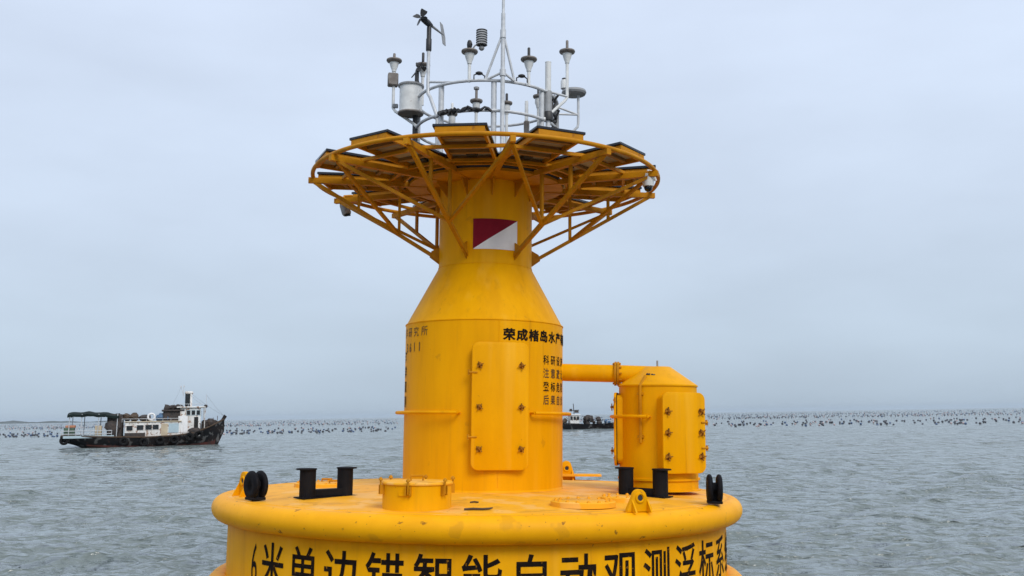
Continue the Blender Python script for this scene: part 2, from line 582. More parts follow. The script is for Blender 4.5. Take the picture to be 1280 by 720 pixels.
# tower
TW = M().lathe([(.955, .0), (.953, .014), (.9425, .026), (.9437, 1.90)], 160, (OX, OY, 0))
bpart('tower_wall', TW, 'yellow_tower')
bpart('tower_cone', M().lathe([(.940, 1.904), (.566, 2.60)], 128, (OX, OY, 0)), 'yellow_tower')
bpart('tower_neck', M().lathe([(.566, 2.602), (.566, 3.60)], 96, (OX, OY, 0)), 'yellow_tower')
bpart('weld_seam', M().tube(arc(.943, 1.902, 0, 2 * PI * 127 / 128, 127, T), .009, 6, closed=True), 'yellow_tower')
bpart('weld_seam', M().tube(arc(.566, 2.601, 0, 2 * PI * 95 / 96, 95, T), .007, 6, closed=True), 'yellow_tower')
er, et = radial(R(11.8))
bpart('weld_seam', M().tube([(OX + er.x * .944, OY + er.y * .944, z) for z in (.06, .7, 1.3, 1.9)], .0045, 6), 'yellow_tower')
bpart('top_plate', M().lathe([(.93, 3.60), (.945, 3.604), (.945, 3.636), (.93, 3.64)], 64, (OX, OY, 0)), 'yellow_truss_shaded')
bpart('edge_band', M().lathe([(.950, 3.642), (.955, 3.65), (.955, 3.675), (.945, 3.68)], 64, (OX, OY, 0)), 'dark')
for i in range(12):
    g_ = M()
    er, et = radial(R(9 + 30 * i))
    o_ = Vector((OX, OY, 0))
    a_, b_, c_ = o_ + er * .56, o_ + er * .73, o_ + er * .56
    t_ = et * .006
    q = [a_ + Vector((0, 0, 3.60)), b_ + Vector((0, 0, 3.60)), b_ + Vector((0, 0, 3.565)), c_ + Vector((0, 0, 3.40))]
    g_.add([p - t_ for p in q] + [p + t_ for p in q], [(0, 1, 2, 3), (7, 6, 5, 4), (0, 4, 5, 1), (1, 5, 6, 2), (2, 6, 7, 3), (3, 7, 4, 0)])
    bpart('gusset_plate', g_, 'yellow_truss_shaded')

# access door: a box coaming with a rounded flat cover, six clamps, two hinges
def door(name, o_, az, w, h, zc, r0, r1, dogs, hinge_side, clamp_r=.028, hinge_z=(.33, -.33), label=None, rad=.09):
    er, et = radial(az)
    base = Vector((o_[0], o_[1], zc))
    ez = Vector((0, 0, 1))
    bpart('door_coaming', M().prism(rrect(w - .05, h - .05, rad * .8, 6), base, et, ez, er, r0, r1 - .03), 'yellow')
    d = bpart(name, M().prism(rrect(w, h, rad, 8), base, et, ez, er, r1 - .028, r1, .008), 'yellow', label)
    k = M()
    k.lathe([(clamp_r * 1.1, 0), (clamp_r * 1.1, .008), (clamp_r * .45, .010), (clamp_r * .45, .035), (clamp_r * .2, .045)], 10)
    k.bar((-clamp_r * 1.5, 0, .026), (clamp_r * 1.5, 0, .026), .012)
    k.bar((0, -clamp_r * 1.5, .026), (0, clamp_r * 1.5, .026), .012)
    km = k.mesh('clamp', 'clamp')
    for i, (x, y) in enumerate(dogs):
        c = link('clamp', km, d)
        rot = Matrix((et, ez, er)).transposed().to_4x4()
        c.matrix_local = Matrix.Translation(base + et * x + ez * y + er * r1) @ rot @ Matrix.Rotation(rnd.uniform(0, 1.5), 4, 'Z')
    bpart('gasket', M().prism(rrect(w - .022, h - .022, rad * .9, 8), base, et, ez, er, r1 - .036, r1 - .029), 'rubber', parent=d)
    for hz in hinge_z:
        hm = M().tube([base + et * (hinge_side * (w / 2 + .035)) + ez * hz + er * (r1 - .01), base + et * (hinge_side * (w / 2 - .06)) + ez * hz + er * (r1 + .006)], [.014, .009], 8)
        hm.tube([base + et * (hinge_side * (w / 2 + .03)) + ez * (hz - .03) + er * (r1 - .02), base + et * (hinge_side * (w / 2 + .03)) + ez * (hz + .03) + er * (r1 - .02)], .013, 8)
        bpart('hinge', hm, 'yellow_truss_shaded', parent=d)
    return d
door('access_door', T, R(12.4), .64, 1.395, .945, .86, 1.0,
     [(-.235, .44), (.235, .44), (-.235, -.015), (.235, -.015), (-.235, -.47), (.235, -.47)], -1,
     label='tall rounded rectangular access door on the tower front with six clamps', hinge_z=(.36, -.34), rad=.085)

# hand rails bent round the tower
for (a0, a1, z) in ((-128, -14.5, .868), (35.5, 130, .868)):
    mb = M().tube(arc(1.03, z, R(a0), R(a1), 28, T), .019, 8)
    for a in (a0, (a0 + a1) / 2, a1):
        er, et = radial(R(a))
        mb.tube([(OX + er.x * .93, OY + er.y * .93, z), (OX + er.x * 1.03, OY + er.y * 1.03, z)], .014, 6)
    bpart('hand_rail', mb, 'yellow')

# red and white plate on the neck, bent round it
def neck_poly(az_z, r=.572, h=.006):
    """flat polygon of (azimuth deg, z) wrapped on the neck as a thin sheet"""
    vs_ = [(OX + r * math.sin(R(a)), OY - r * math.cos(R(a)), z) for a, z in az_z]
    return vs_
def wrap_sheet(corner_rows, r0, r1):
    """corner_rows: list of (azimuth, z_low, z_high)"""
    mb = M()
    vs_, fs_ = [], []
    for (a, zl, zh) in corner_rows:
        s_, c_ = math.sin(R(a)), math.cos(R(a))
        vs_ += [(OX + r0 * s_, OY - r0 * c_, zl), (OX + r1 * s_, OY - r1 * c_, zl), (OX + r1 * s_, OY - r1 * c_, zh), (OX + r0 * s_, OY - r0 * c_, zh)]
    k = len(corner_rows)
    for i in range(k - 1):
        for j in range(4):
            fs_.append((i * 4 + j, i * 4 + (j + 1) % 4, i * 4 + 4 + (j + 1) % 4, i * 4 + 4 + j))
    fs_ += [(3, 2, 1, 0), tuple((k - 1) * 4 + j for j in range(4))]
    return mb.add(vs_, fs_)
A0, A1, ZL, ZH = -13., 42.2, 2.762, 3.122
rows_w, rows_r = [], []
for i in range(15):
    t = i / 14
    a = A0 + (A1 - A0) * t
    zd = ZL + (ZH - ZL) * t
    rows_w.append((a, ZL, max(zd, ZL + .0005)))
    rows_r.append((a, min(zd, ZH - .0005), ZH))
flag = bpart('flag_plate', wrap_sheet([(a, ZL, ZH) for a, _, _ in rows_w], .5662, .5715), 'white', 'small rectangular plate halved diagonally in red and white on the neck')
bpart('white_triangle', wrap_sheet(rows_w, .5717, .5735), 'white', parent=flag)
bpart('red_triangle', wrap_sheet(rows_r, .5717, .5735), 'red', parent=flag)

# lettering wrapped on hull and tower
def lettering(body, cx, cy, rad_, az_c, zc, height, pitch=None, squeeze=1., mat_='ink', bold=0., heavy=0., vertical=False, tilt=0., step=.05, label=None):
    verts, faces = [], []
    n = len(body)
    for i, ch in enumerate(body):
        cu = bpy.data.curves.new('lettering', 'FONT')
        cu.body = ch
        cu.size = 1.
        cu.resolution_u = 3
        if bold:
            cu.offset = bold
        to = bpy.data.objects.new('lettering', cu)
        COL.objects.link(to)
        dg = bpy.context.evaluated_depsgraph_get()
        me = bpy.data.meshes.new_from_object(to.evaluated_get(dg))
        bm = bmesh.new()
        bm.from_mesh(me)
        bpy.data.objects.remove(to)
        bpy.data.curves.remove(cu)
        bpy.data.meshes.remove(me)
        xs = [v.co.x for v in bm.verts]
        ys = [v.co.y for v in bm.verts]
        if not xs:
            bm.free()
            continue
        w0, w1, h0, h1 = min(xs), max(xs), min(ys), max(ys)
        digit = ch.isascii()
        sx = height * squeeze * 1.
        for v in bm.verts:
            if digit:
                v.co.x = (v.co.x - (w0 + w1) / 2) * sx / .74
                v.co.y = (v.co.y - (h0 + h1) / 2) / (h1 - h0) * height
            else:
                v.co.x = (v.co.x - (w0 + w1) / 2) * sx / .96
                v.co.y = (v.co.y - .36) * height / .96
        x = -sx
        while x < sx:
            bmesh.ops.bisect_plane(bm, geom=bm.verts[:] + bm.edges[:] + bm.faces[:], plane_co=(x, 0, 0), plane_no=(1, 0, 0))
            x += step
        u = 0. if vertical else (i - (n - 1) / 2) * pitch
        w = (-(i - (n - 1) / 2) * pitch) if vertical else 0.
        o = len(verts)
        bm.verts.ensure_lookup_table()
        shifts = [(0, 0)] if not heavy else [(0, 0), (heavy, 0), (-heavy, 0), (0, heavy * .6), (0, -heavy * .6)]   # brush overlap of bold strokes
        for q, (hx, hy) in enumerate(shifts):
            o = len(verts)
            for v in bm.verts:
                a = R(az_c) + (v.co.x + u + hx) / rad_
                z = zc + v.co.y + w + hy
                rr = rad_ + q * .0006
                verts.append((cx + rr * math.sin(a), cy - rr * math.cos(a), z))
            for f in bm.faces:
                faces.append(tuple(o + v.index for v in f.verts))
        bm.free()
    me = bpy.data.meshes.new('lettering')
    me.from_pydata(verts, [], faces)
    me.materials.append(M_[mat_])
    o = link('lettering', me, buoy, label, (0, 0, DECK))
    return o
HP = R(8.93) * 2.8235
lettering('6', 0, 0, 2.8235, -48.7, -.62, .40, HP, .50, label='black numeral 6 on the hull')
lettering('米单边锚智能自动观测浮标系统', 0, 0, 2.8235, -42.0 + 8.93 * 6.5, -.612, .44, HP, .84, bold=.012, label='row of large black Chinese characters on the hull')
TR = .9468
HEAD_AZ, HEAD_P = 18.9, 9.6
lettering('荣成楮岛水产有限公司', OX, OY, TR, HEAD_AZ + HEAD_P * 4.5, 1.737, .132, R(HEAD_P) * TR, 1.05, bold=.012, heavy=.0045, step=.02, label='row of bold black Chinese characters high on the tower')
for i, tx in enumerate(('科研设施', '注意避让', '登标危险', '后果自负')):
    lettering(tx, OX, OY, TR, 46 + 4.3 + 8.6 * 1.5, 1.472 - .151 * i, .112, R(8.6) * TR, .95, bold=.012, mat_='ink_worn' if i % 2 else 'ink', step=.02,
              label='small black warning characters on the right side of the tower')
lettering('海洋研究所', OX, OY, TR, -39.5 - 5 - 9.8 * 2, 1.79, .115, R(9.8) * TR, 1., step=.02, mat_='ink_worn', label='worn black characters on the left side of the tower')
lettering('3611', OX, OY, TR, -46 - 4 - 6.6 * 1.5, 1.615, .105, R(6.8) * TR, .8, step=.02, mat_='ink_worn', bold=.02, label='worn black digits on the left side of the tower')
lettering('海洋观测', OX, OY, TR, -75, 1.25, .135, .172, 1., vertical=True, step=.02, bold=.015, mat_='ink', label='vertical black characters at the left edge of the tower')

# cross pipe and side cabin
CX, CY = 2.085, -.15
CR = .452
pipe = bpart('vent_pipe', M().tube([(OX + .85, .0, 1.362), (1.62, -.10, 1.345), (CX - .05, CY, 1.33)], .103, 32), 'yellow')
fl = M()
fd = Vector((1, -.13, -.02)).normalized()
fc = Vector((1.612, -.098, 1.345))
fl.tube([fc - fd * .028, fc - fd * .003], .142, 28)
fl.tube([fc + fd * .003, fc + fd * .028], .142, 28)
for i in range(10):
    a = 2 * PI * i / 10
    q = fc + Vector((0, math.cos(a), math.sin(a))) * .122
    fl.tube([q - fd * .045, q + fd * .045], .011, 6)
bpart('flange', fl, 'yellow_truss_shaded', parent=pipe)
bpart('weld_seam', M().tube([(OX + .925 + .012 * math.cos(a) * 0, 0 + .112 * math.cos(a), 1.36 + .112 * math.sin(a)) for a in [2 * PI * i / 20 for i in range(20)]], .012, 6, closed=True), 'yellow', parent=pipe)
bpart('cabin_wall', M().lathe([(CR + .028, .01), (CR + .028, .022), (CR, .032), (CR, .125), (CR + .02, .128), (CR + .02, .15), (CR, .153), (CR, 1.195)], 96, (CX, CY, 0)), 'yellow',
      'upright yellow cylinder cabin on the right of the deck')
bpart('cabin_roof', M().lathe([(CR + .012, 1.19), (CR + .012, 1.205), (.15, 1.425), (0, 1.432)], 96, (CX, CY, 0)), 'yellow')
door('cabin_door', (CX, CY), R(25), .57, .90, .665, .28, .53,
     [(-.225, .235), (.225, .235), (-.225, 0), (.225, 0), (-.225, -.265), (.225, -.265)], 1, clamp_r=.032, hinge_z=(.115, -.17),
     label='rounded access door on the right front of the side cabin', rad=.085)
door('cabin_door', (CX, CY), R(-101), .50, .84, .70, .30, .495, [(-.195, .25), (.195, .25), (-.195, -.25), (.195, -.25)], 1,
     label='rounded access door on the left side of the side cabin', rad=.085)
er, et = radial(R(-33))
cd = M().tube([Vector((CX, CY, 0)) + er * (CR + .022) + Vector((0, 0, z)) for z in (.55, .9, 1.19)] + [Vector((CX, CY, 0)) + er * (CR - .12) + Vector((0, 0, 1.30))], .019, 8)
for z in (.62, .85, 1.1):
    cd.box(Vector((CX, CY, z)) + er * (CR + .015), (.07, .03, .03), R(-33))
bpart('conduit', cd, 'yellow_truss_shaded')
mk = M()
for i, dx in enumerate((-.05, -.018, .03, .055)):
    q = Vector((CX, CY, 1.325 - .004 * i)) + radial(R(-24 + dx * 150))[0] * .298
    mk.blob(q, (.014, .014, .016), 6, 4, .3, i)
bpart('dark_fitting', mk, 'dark')
cr_ = M().tube([(CX + (CR + .09) * math.sin(R(a)), CY - (CR + .09) * math.cos(R(a)), .842) for a in range(-112, -18, 6)], .02, 8)
for a in (-112, -20):
    er, et = radial(R(a))
    cr_.tube([(CX + er.x * (CR - .01), CY + er.y * (CR - .01), .842), (CX + er.x * (CR + .09), CY + er.y * (CR + .09), .842)], .015, 6)
bpart('hand_rail', cr_, 'yellow')
bpart('stub_rod', M().tube([(CX, CY, 1.42), (CX, CY, 1.50)], .011, 8), 'plastic_grey')

# raised hatch left of the tower
HX, HY, HR, HZ = -.505, -2.30, .322, -.048
ht = bpart('raised_hatch', M().lathe([(HR + .012, -.05), (HR, -.02), (HR, .235), (HR - .005, .24)], 72, (HX, HY, HZ)), 'yellow', 'round raised hatch with a clamped lid in front of the tower')
bpart('hatch_lid', M().lathe([(HR + .008, .236), (HR + .013, .240), (HR + .013, .252), (HR + .004, .262), (.0, .270)], 72, (HX, HY, HZ)), 'yellow_deck', parent=ht)
for i in range(6):
    a = R(-128 + 60 * i)
    er, et = radial(a)
    q = Vector((HX, HY, HZ)) + er * (HR + .03)
    mb = M().tube([q + Vector((0, 0, .16)), q + Vector((0, 0, .285))], .008, 7)
    for s_ in (-1, 1):
        mb.box(q + et * s_ * .022 - er * .014 + Vector((0, 0, .19)), (.010, .05, .085), a)
    mb.lathe([(.02, 0), (.02, .014), (.008, .03)], 8, q + Vector((0, 0, .272)))
    bpart('swing_bolt', mb, 'yellow_truss_shaded', parent=ht)
mb = M().tube([Vector((HX - .05, HY - .1, .27 + HZ)), Vector((HX - .05, HY - .1, .315 + HZ)), Vector((HX + .06, HY - .06, .315 + HZ)), Vector((HX + .06, HY - .06, .27 + HZ))], .010, 7)
bpart('lid_handle', mb, 'yellow_truss_shaded', parent=ht)
er, et = radial(R(-15))
bpart('name_plate', M().prism(rrect(.11, .045, .01, 3), (HX, HY, .165 + HZ), et, (0, 0, 1), er, HR - .006, HR + .008), 'yellow', parent=ht)

# bolted manhole covers
def manhole(x, y, r, nb, label):
    mh = bpart('manhole_cover', M().lathe([(r, -.03), (r, .016), (r - .008, .022), (0, .024)], 56, (x, y, 0)), 'yellow_deck', label)
    bm_ = M().lathe([(.017, -.004), (.017, .009), (.008, .009), (.008, .016)], 6).mesh('bolt', 'yellow_deck')
    for i in range(nb):
        a = 2 * PI * (i + .3) / nb
        link('bolt', bm_, mh, None, (x + (r - .045) * math.cos(a), y + (r - .045) * math.sin(a), .026))
    return mh
manhole(1.075, -2.02, .315, 16, 'flat bolted round cover on the deck right of the tower base')
manhole(1.52, -1.42, .24, 12, 'smaller bolted round cover behind the lifting eye')
manhole(-1.92, .35, .33, 14, 'bolted round cover on the left of the deck beyond the black bitt')
mb = M()
for (a, b) in ((-2.1, .2), (-1.75, .25), (-1.9, .55)):
    mb.tube([(a - .06, b, .02), (a - .06, b, .055), (a + .06, b, .055), (a + .06, b, .02)], .014, 6)
bpart('cover_handles', mb, 'yellow_truss_shaded')

# lifting eyes
def padeye(x, y, az, w, h, label, plate=None):
    er, et = radial(az)
    o_ = Vector((x, y, -.042))
    poly = [(-w / 2, 0), (w / 2, 0), (w / 2 * .98, h * .12)]
    r_ = w * .27
    for i in range(13):
        t = R(8 + 164 * i / 12)
        poly.append((r_ * math.cos(t), h - r_ + r_ * math.sin(t)))
    poly.append((-w / 2 * .98, h * .12))
    mb = M().prism(poly, o_, et, Vector((0, 0, 1)), er, -.022, .022, .006)
    p = bpart('lifting_eye', mb, 'yellow', label)
    ring = M().tube([o_ + et * (.040 * math.cos(t)) + Vector((0, 0, h * .62 + .040 * math.sin(t))) + er * .024 for t in [2 * PI * i / 18 for i in range(18)]], .013, 6, closed=True)
    bpart('eye_boss', ring, 'yellow', parent=p)
    bpart('eye_hole', M().prism([(.030 * math.cos(t), h * .62 + .030 * math.sin(t)) for t in [2 * PI * i / 18 for i in range(18)]], o_, et, Vector((0, 0, 1)), er, .020, .0235), 'dark', parent=p)
    for s_ in (-1, 1):
        gs = M()
        for k in (-1, 1):
            b_ = o_ + et * (s_ * w * .3)
            q = [b_ + er * (k * .02), b_ + er * (k * .10), b_ + er * (k * .02) + Vector((0, 0, h * .55))]
            t_ = et * .008
            gs.add([v - t_ for v in q] + [v + t_ for v in q], [(0, 1, 2), (5, 4, 3), (0, 3, 4, 1), (1, 4, 5, 2), (2, 5, 3, 0)])
        bpart('eye_rib', gs, 'yellow', parent=p)
    return p
padeye(1.56, -2.42, R(24), .27, .205, 'yellow lifting eye near the front right deck edge')
padeye(-2.50, -.95, R(-48), .27, .26, 'yellow lifting eye behind the left black roller')
padeye(1.15, 2.40, R(10), .26, .27, 'yellow lifting eye on the far side of the deck')
bpart('eye_base', M().box((1.33, 2.40, .03), (.62, .22, .03)), 'yellow_deck')

# ---- the truss platform
RZ, RRAD = 3.678, 2.10
bpart('outer_ring', M().tube(arc(RRAD, RZ, 0, 2 * PI * 119 / 120, 119, T), .025, 10, closed=True), 'yellow_truss_shaded', 'large yellow tubular ring around the platform')
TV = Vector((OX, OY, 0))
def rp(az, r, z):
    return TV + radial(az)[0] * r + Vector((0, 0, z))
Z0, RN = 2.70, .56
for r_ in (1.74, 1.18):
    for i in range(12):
        bpart('panel_rail', M().bar(rp(R(9 + 30 * i), r_, RZ - .012), rp(R(39 + 30 * i), r_, RZ - .012), .036), 'yellow_truss_shaded')
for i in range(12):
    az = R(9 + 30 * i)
    bpart('radial_beam', M().bar(rp(az, .55, RZ - .055), rp(az, RRAD + .05, RZ - .055), .058, .064), 'yellow_truss_shaded')
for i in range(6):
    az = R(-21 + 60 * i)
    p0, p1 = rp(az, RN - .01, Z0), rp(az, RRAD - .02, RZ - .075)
    bpart('diagonal_brace', M().bar(p0, p1, .042), 'yellow_truss_shaded')
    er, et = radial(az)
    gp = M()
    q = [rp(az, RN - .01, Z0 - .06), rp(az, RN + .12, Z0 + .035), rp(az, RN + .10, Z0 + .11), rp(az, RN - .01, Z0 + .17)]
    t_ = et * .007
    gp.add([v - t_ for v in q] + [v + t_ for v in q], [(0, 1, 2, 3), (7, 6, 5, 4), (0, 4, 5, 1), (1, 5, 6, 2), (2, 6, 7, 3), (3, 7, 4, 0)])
    bpart('gusset_plate', gp, 'yellow_truss_shaded')
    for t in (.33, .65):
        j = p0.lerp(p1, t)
        bpart('strut_post', M().bar(j, Vector((j.x, j.y, RZ - .075)), .034, .034, up=er), 'yellow_truss_shaded')
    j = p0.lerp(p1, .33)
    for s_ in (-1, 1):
        bpart('cross_brace', M().bar(j, rp(az + s_ * R(30), RRAD - .04, RZ - .08), .036), 'yellow_truss_shaded')

# solar panels, twelve round the ring
PW, PL = .52, 1.06
def make_panel():
    t = bthing('solar_panel', '', 'solar panel', 0, 0, 0, 0, 'solar panels on the round platform')
    # local frame: x across, y inward (away from outer edge at y = 0), z up
    fr = M()
    for (a, b, c, d) in ((-PW / 2, 0, PW / 2, 0), (-PW / 2, PL, PW / 2, PL)):
        fr.bar((a, b, .0), (c, d, .0), .030, .072)
    for x in (-PW / 2 + .015, PW / 2 - .015):
        fr.bar((x, .015, .0), (x, PL - .015, .0), .030, .058)
    part('support_frame', fr, 'yellow_truss_shaded', t)
    part('glass', M().box((0, PL / 2, .048), (PW + .05, PL + .05, .030), 0, .005), 'glass_black', t)
    part('backsheet', M().box((0, PL / 2, .0285), (PW - .04, PL - .04, .006)), 'backsheet', t)
    bt = M().bar((-PW / 2 + .03, 0, .006), (PW / 2 - .03, 0, .006), .045, .036).mesh('cross_batten', 'batten_shaded')
    for y in (.22, .46, .72, .95):
        link('cross_batten', bt, t, None, (0, y, 0))
    part('junction_box', M().box((0, .84, .012), (.12, .09, .03), 0, .004), 'dark', t)
    return t
PLAB = {-6: 'front solar panel facing the camera, nearest one on the platform rim',
        24: 'first solar panel to the right of the front one on the platform',
        54: 'second solar panel to the right of the front one on the platform',
        84: 'third solar panel right of the front one, at the right end of the platform',
        114: 'solar panel at the right back of the platform, first behind the right end',
        144: 'solar panel at the right back of the platform, second behind the right end',
        174: 'solar panel at the far back of the platform, hidden mostly by the neck',
        -36: 'first solar panel to the left of the front one on the platform',
        -66: 'second solar panel to the left of the front one on the platform',
        -96: 'third solar panel left of the front one, at the left end of the platform',
        -126: 'solar panel at the left back of the platform, first behind the left end',
        -156: 'solar panel at the left back of the platform, second behind the left end'}
proto = None
for deg, lab in PLAB.items():
    az = R(deg)
    q = rp(az, 2.04, RZ + .060)
    mw = BM @ Matrix.Translation(q) @ Matrix.Rotation(az, 4, 'Z') @ Matrix.Rotation(R(-2.6 + rnd.uniform(-.5, .5)), 4, 'X')
    if proto is None:
        proto = make_panel()
        proto.matrix_world = mw
        o = proto
    else:
        o = copy_tree(proto, mw)
    o['label'] = lab

# ------------------------------------------------------------------ instrument frame on top
fr_ = bthing('instrument_frame', 'round grey tubular frame of two rings on top of the tower', 'frame', OX, OY, 3.645)
Z_UP, Z_LO, CRAD = 4.69 - 3.645, 4.33 - 3.645, .875
def fpart(name, mb, material='galv', label=None):
    return part(name, mb, material, fr_, label)
fpart('upper_ring', M().tube(arc(CRAD, Z_UP, 0, 2 * PI * 71 / 72, 71), .019, 8, closed=True))
fpart('lower_ring', M().tube(arc(CRAD, Z_LO, 0, 2 * PI * 71 / 72, 71), .019, 8, closed=True))
for i in range(8):
    er, et = radial(R(7 + 45 * i))
    p = er * (CRAD - .03)
    thick = .034 if i in (0, 1, 7) else .022
    fpart('post', M().tube([p + Vector((0, 0, .0)), p + Vector((0, 0, Z_UP + .01))], thick, 10))
fpart('side_brace', M().tube([(-.685, -.56, Z_UP + .09), (-.36, -.80, Z_UP)], .015, 7))
fpart('side_brace', M().tube([(.66, -.57, Z_UP), (.98, -.36, Z_UP - .01)], .015, 7))
def goose(x, y, ztop, attach_az, rt=.019, zbend=.22):
    """pole that leaves the lower ring joint, bends out and rises; x, y in tower frame"""
    a = radial(R(attach_az))[0] * CRAD + Vector((0, 0, Z_LO - .02))
    b = Vector((x, y, Z_LO + zbend))
    m1 = a.lerp(b, .75)
    pts = [a, m1, b - Vector((0, 0, .03)) + (m1 - b) * .12, b + Vector((0, 0, .05)), Vector((x, y, ztop))]
    return M().tube(pts, rt, 8)

def finstr(name, label, cat, x, y, z, rz=0., group=None):
    """an instrument; x, y, z in the deck frame"""
    return bthing(name, label, cat, x, y, z, rz, group)

# mast with tripod struts
mast = finstr('mast', 'tall thin grey mast with tripod struts rising above the frame', 'mast', .24, -.86, 4.28)
part('pole', M().tube([(0, 0, -.55), (0, 0, 1.2)], .026, 10).tube([(0, 0, 1.19), (0, 0, 3.0)], .018, 10), 'galv', mast)
for (dx, dy) in ((-.205, .06), (.135, .08)):
    part('strut', M().tube([(0, 0, .97), (dx, dy, .41)], .015, 8), 'galv', mast)
    part('strut', M().tube([(0, 0, .49), (dx, dy, .41)], .015, 8), 'galv', mast)
part('clamp', M().lathe([(.034, .90), (.034, 1.0)], 10), 'galv', mast)
part('clamp', M().lathe([(.036, .44), (.036, .52)], 10), 'galv', mast)

# funnel shaped disc sensors
def funnel(label, x, y, z_disc, stub, stalk, r=.098, foot=None, tip='disc_brown', extra=None):
    t = finstr('disc_sensor', label, 'sensor', x, y, z_disc, 0, 'funnel shaped disc sensors around the frame')
    part('disc', M().lathe([(r * .55, -.034), (r * .92, -.018), (r, -.004), (r * .97, .010), (r * .5, .022), (0, .026)], 24), 'disc_brown', t)
    part('cone', M().lathe([(.026, -.150), (.030, -.125), (.046, -.085), (r * .60, -.036), (r * .62, -.028)], 20), 'plastic_white', t)
    part('stub', M().lathe([(.017, .02), (.017, stub), (.012, stub + .008)], 10), tip, t)
    pts = [(0, 0, -.145), (0, 0, -stalk)]
    if foot:
        pts = [(0, 0, -.145), (0, 0, -stalk), (foot[0] * .1, foot[1] * .1, -stalk - .05), (foot[0] * .85, foot[1] * .85, foot[2] + .05), foot]
    part('stalk', M().tube(pts, .019, 8), 'plastic_white', t)
    return t
def footv(az, x, y, z, zz=4.33):
    p = TV + radial(R(az))[0] * CRAD
    return (p.x - x, p.y - y, zz - z)
f1 = funnel('disc sensor on the leftmost bent pole, grey box under its cone', -1.14, .07, 5.26, .085, .62, foot=footv(-75, -1.14, .07, 5.26))
part('box', M().box((-.01, 0, -.255), (.13, .11, .16), .2, .012), 'disc_brown', f1)
part('bracket', M().box((.03, -.02, -.60), (.07, .04, .05), 0, .006), 'plastic_grey', f1)
funnel('disc sensor standing right behind the white cylinder shield', -.77, .0, 5.175, .155, .52, r=.092, tip='dark')
f3 = funnel('disc sensor at the front of the frame with a dark knob on top', -.15, -.78, 5.045, .05, .37)
part('knob', M().blob((.0, 0, .085), (.032, .032, .06), 8, 6, .12, 3), 'dark', f3)
funnel('disc sensor with a thin dark rod right of the mast', .543, -.66, 5.003, .135, .33, tip='dark')
funnel('disc sensor on the tall bent pole furthest to the right', 1.015, -.28, 5.253, .135, .58, foot=footv(52, 1.015, -.28, 5.253))
funnel('small disc sensor just left of the tall white tube', .674, .0, 4.78, .085, .52, r=.07, tip='dark')
f7 = funnel('small disc sensor with a capped rod in the middle of the frame', -.10, .05, 4.733, .14, .45, r=.08)
part('cap', M().lathe([(.012, .145), (.034, .15), (.036, .175), (.02, .185)], 12), 'plastic_grey', f7)
funnel('small disc sensor half hidden right behind the front post', .275, .45, 4.845, .12, .55, r=.075, tip='dark')
f9 = funnel('lowest disc sensor inside the frame among black cables', -.42, .35, 4.66, .14, .35, r=.07, tip='plastic_white')

# propeller anemometers
def anemometer(label, x, y, z, rz, s=1., pole=None, vane=True):
    t = finstr('anemometer', label, 'anemometer', x, y, z, rz, 'propeller anemometers')
    body = M().lathe([(.030 * s, -.34 * s), (.034 * s, -.33 * s), (.034 * s, -.19 * s), (.028 * s, -.18 * s), (.028 * s, -.05 * s), (.022 * s, .0)], 12)
    part('body', body, 'dark', t)
    # axis along +x: nose at -x, tail at +x, nose up a little
    d = Vector((1, 0, 0))
    part('nose', M().tube([d * -.20 * s, d * -.15 * s, d * -.04 * s, d * .05 * s], [.012 * s, .034 * s, .040 * s, .026 * s], 10), 'dark', t)
    part('boom', M().tube([d * .03 * s, d * .36 * s], [.017 * s, .010 * s], 8), 'plastic_grey', t)
    if vane:
        vm = M().prism([(-.13, -.03), (-.135, .04), (-.02, .05), (.135, .015), (.15, -.05), (.02, -.04)], d * .35 * s, Vector((0, .12, 1)).normalized() * s, d * s, Vector((0, 1, -.1)).normalized() * s, -.004, .004)
        part('vane', vm, 'plastic_grey', t)
    hub = d * -.20 * s
    e1 = Vector((0, 1, 0))
    e2 = d.cross(e1)
    for k in range(4):
        a = R(28 + 90 * k)
        u = e1 * math.cos(a) + e2 * math.sin(a)
        w = d.cross(u)
        bl = M()
        rows = []
        for (q, c, tw) in ((.015, .025, .2), (.04, .055, .5), (.075, .08, .7), (.10, .075, .8)):
            cdir = w * math.cos(tw) + d * math.sin(tw)
            rows += [hub + u * q * s - cdir * c / 2 * s - d * .003, hub + u * q * s + cdir * c / 2 * s - d * .003, hub + u * q * s + cdir * c / 2 * s + d * .003, hub + u * q * s - cdir * c / 2 * s + d * .003]
        fs_ = [(3, 2, 1, 0), (12, 13, 14, 15)]
        for i in range(3):
            for j in range(4):
                fs_.append((i * 4 + j, i * 4 + (j + 1) % 4, i * 4 + 4 + (j + 1) % 4, i * 4 + 4 + j))
        part('blade', bl.add(rows, fs_), 'dark', t)
    if pole:
        part('pole', pole, 'galv', t)
    return t
ax, ay, az_ = -.655, -.50, 5.50
pz = goose(ax - OX, ay - OY, 5.25 - 3.645, -40, .021, .34)
pz.v = [(v[0] - ax + OX, v[1] - ay + OY, v[2] + 3.645 - az_) for v in pz.v]
a1 = anemometer('highest propeller anemometer with a tail vane on a tall pole', ax, ay, az_, 0, 1.0)
rz_ = R(66)
a1.matrix_world = BM @ Matrix.Translation((ax, ay, az_)) @ Matrix.Rotation(rz_, 4, 'Z')
pz.v = [tuple(Matrix.Rotation(-rz_, 3, 'Z') @ Vector(v)) for v in pz.v]
part('pole', pz, 'galv', a1)
anemometer('lower black propeller anemometer beside the white cylinder shield', -.842, .05, 5.125, R(112), .74, vane=False)
s_ = bpy.data.objects[-1] if False else None
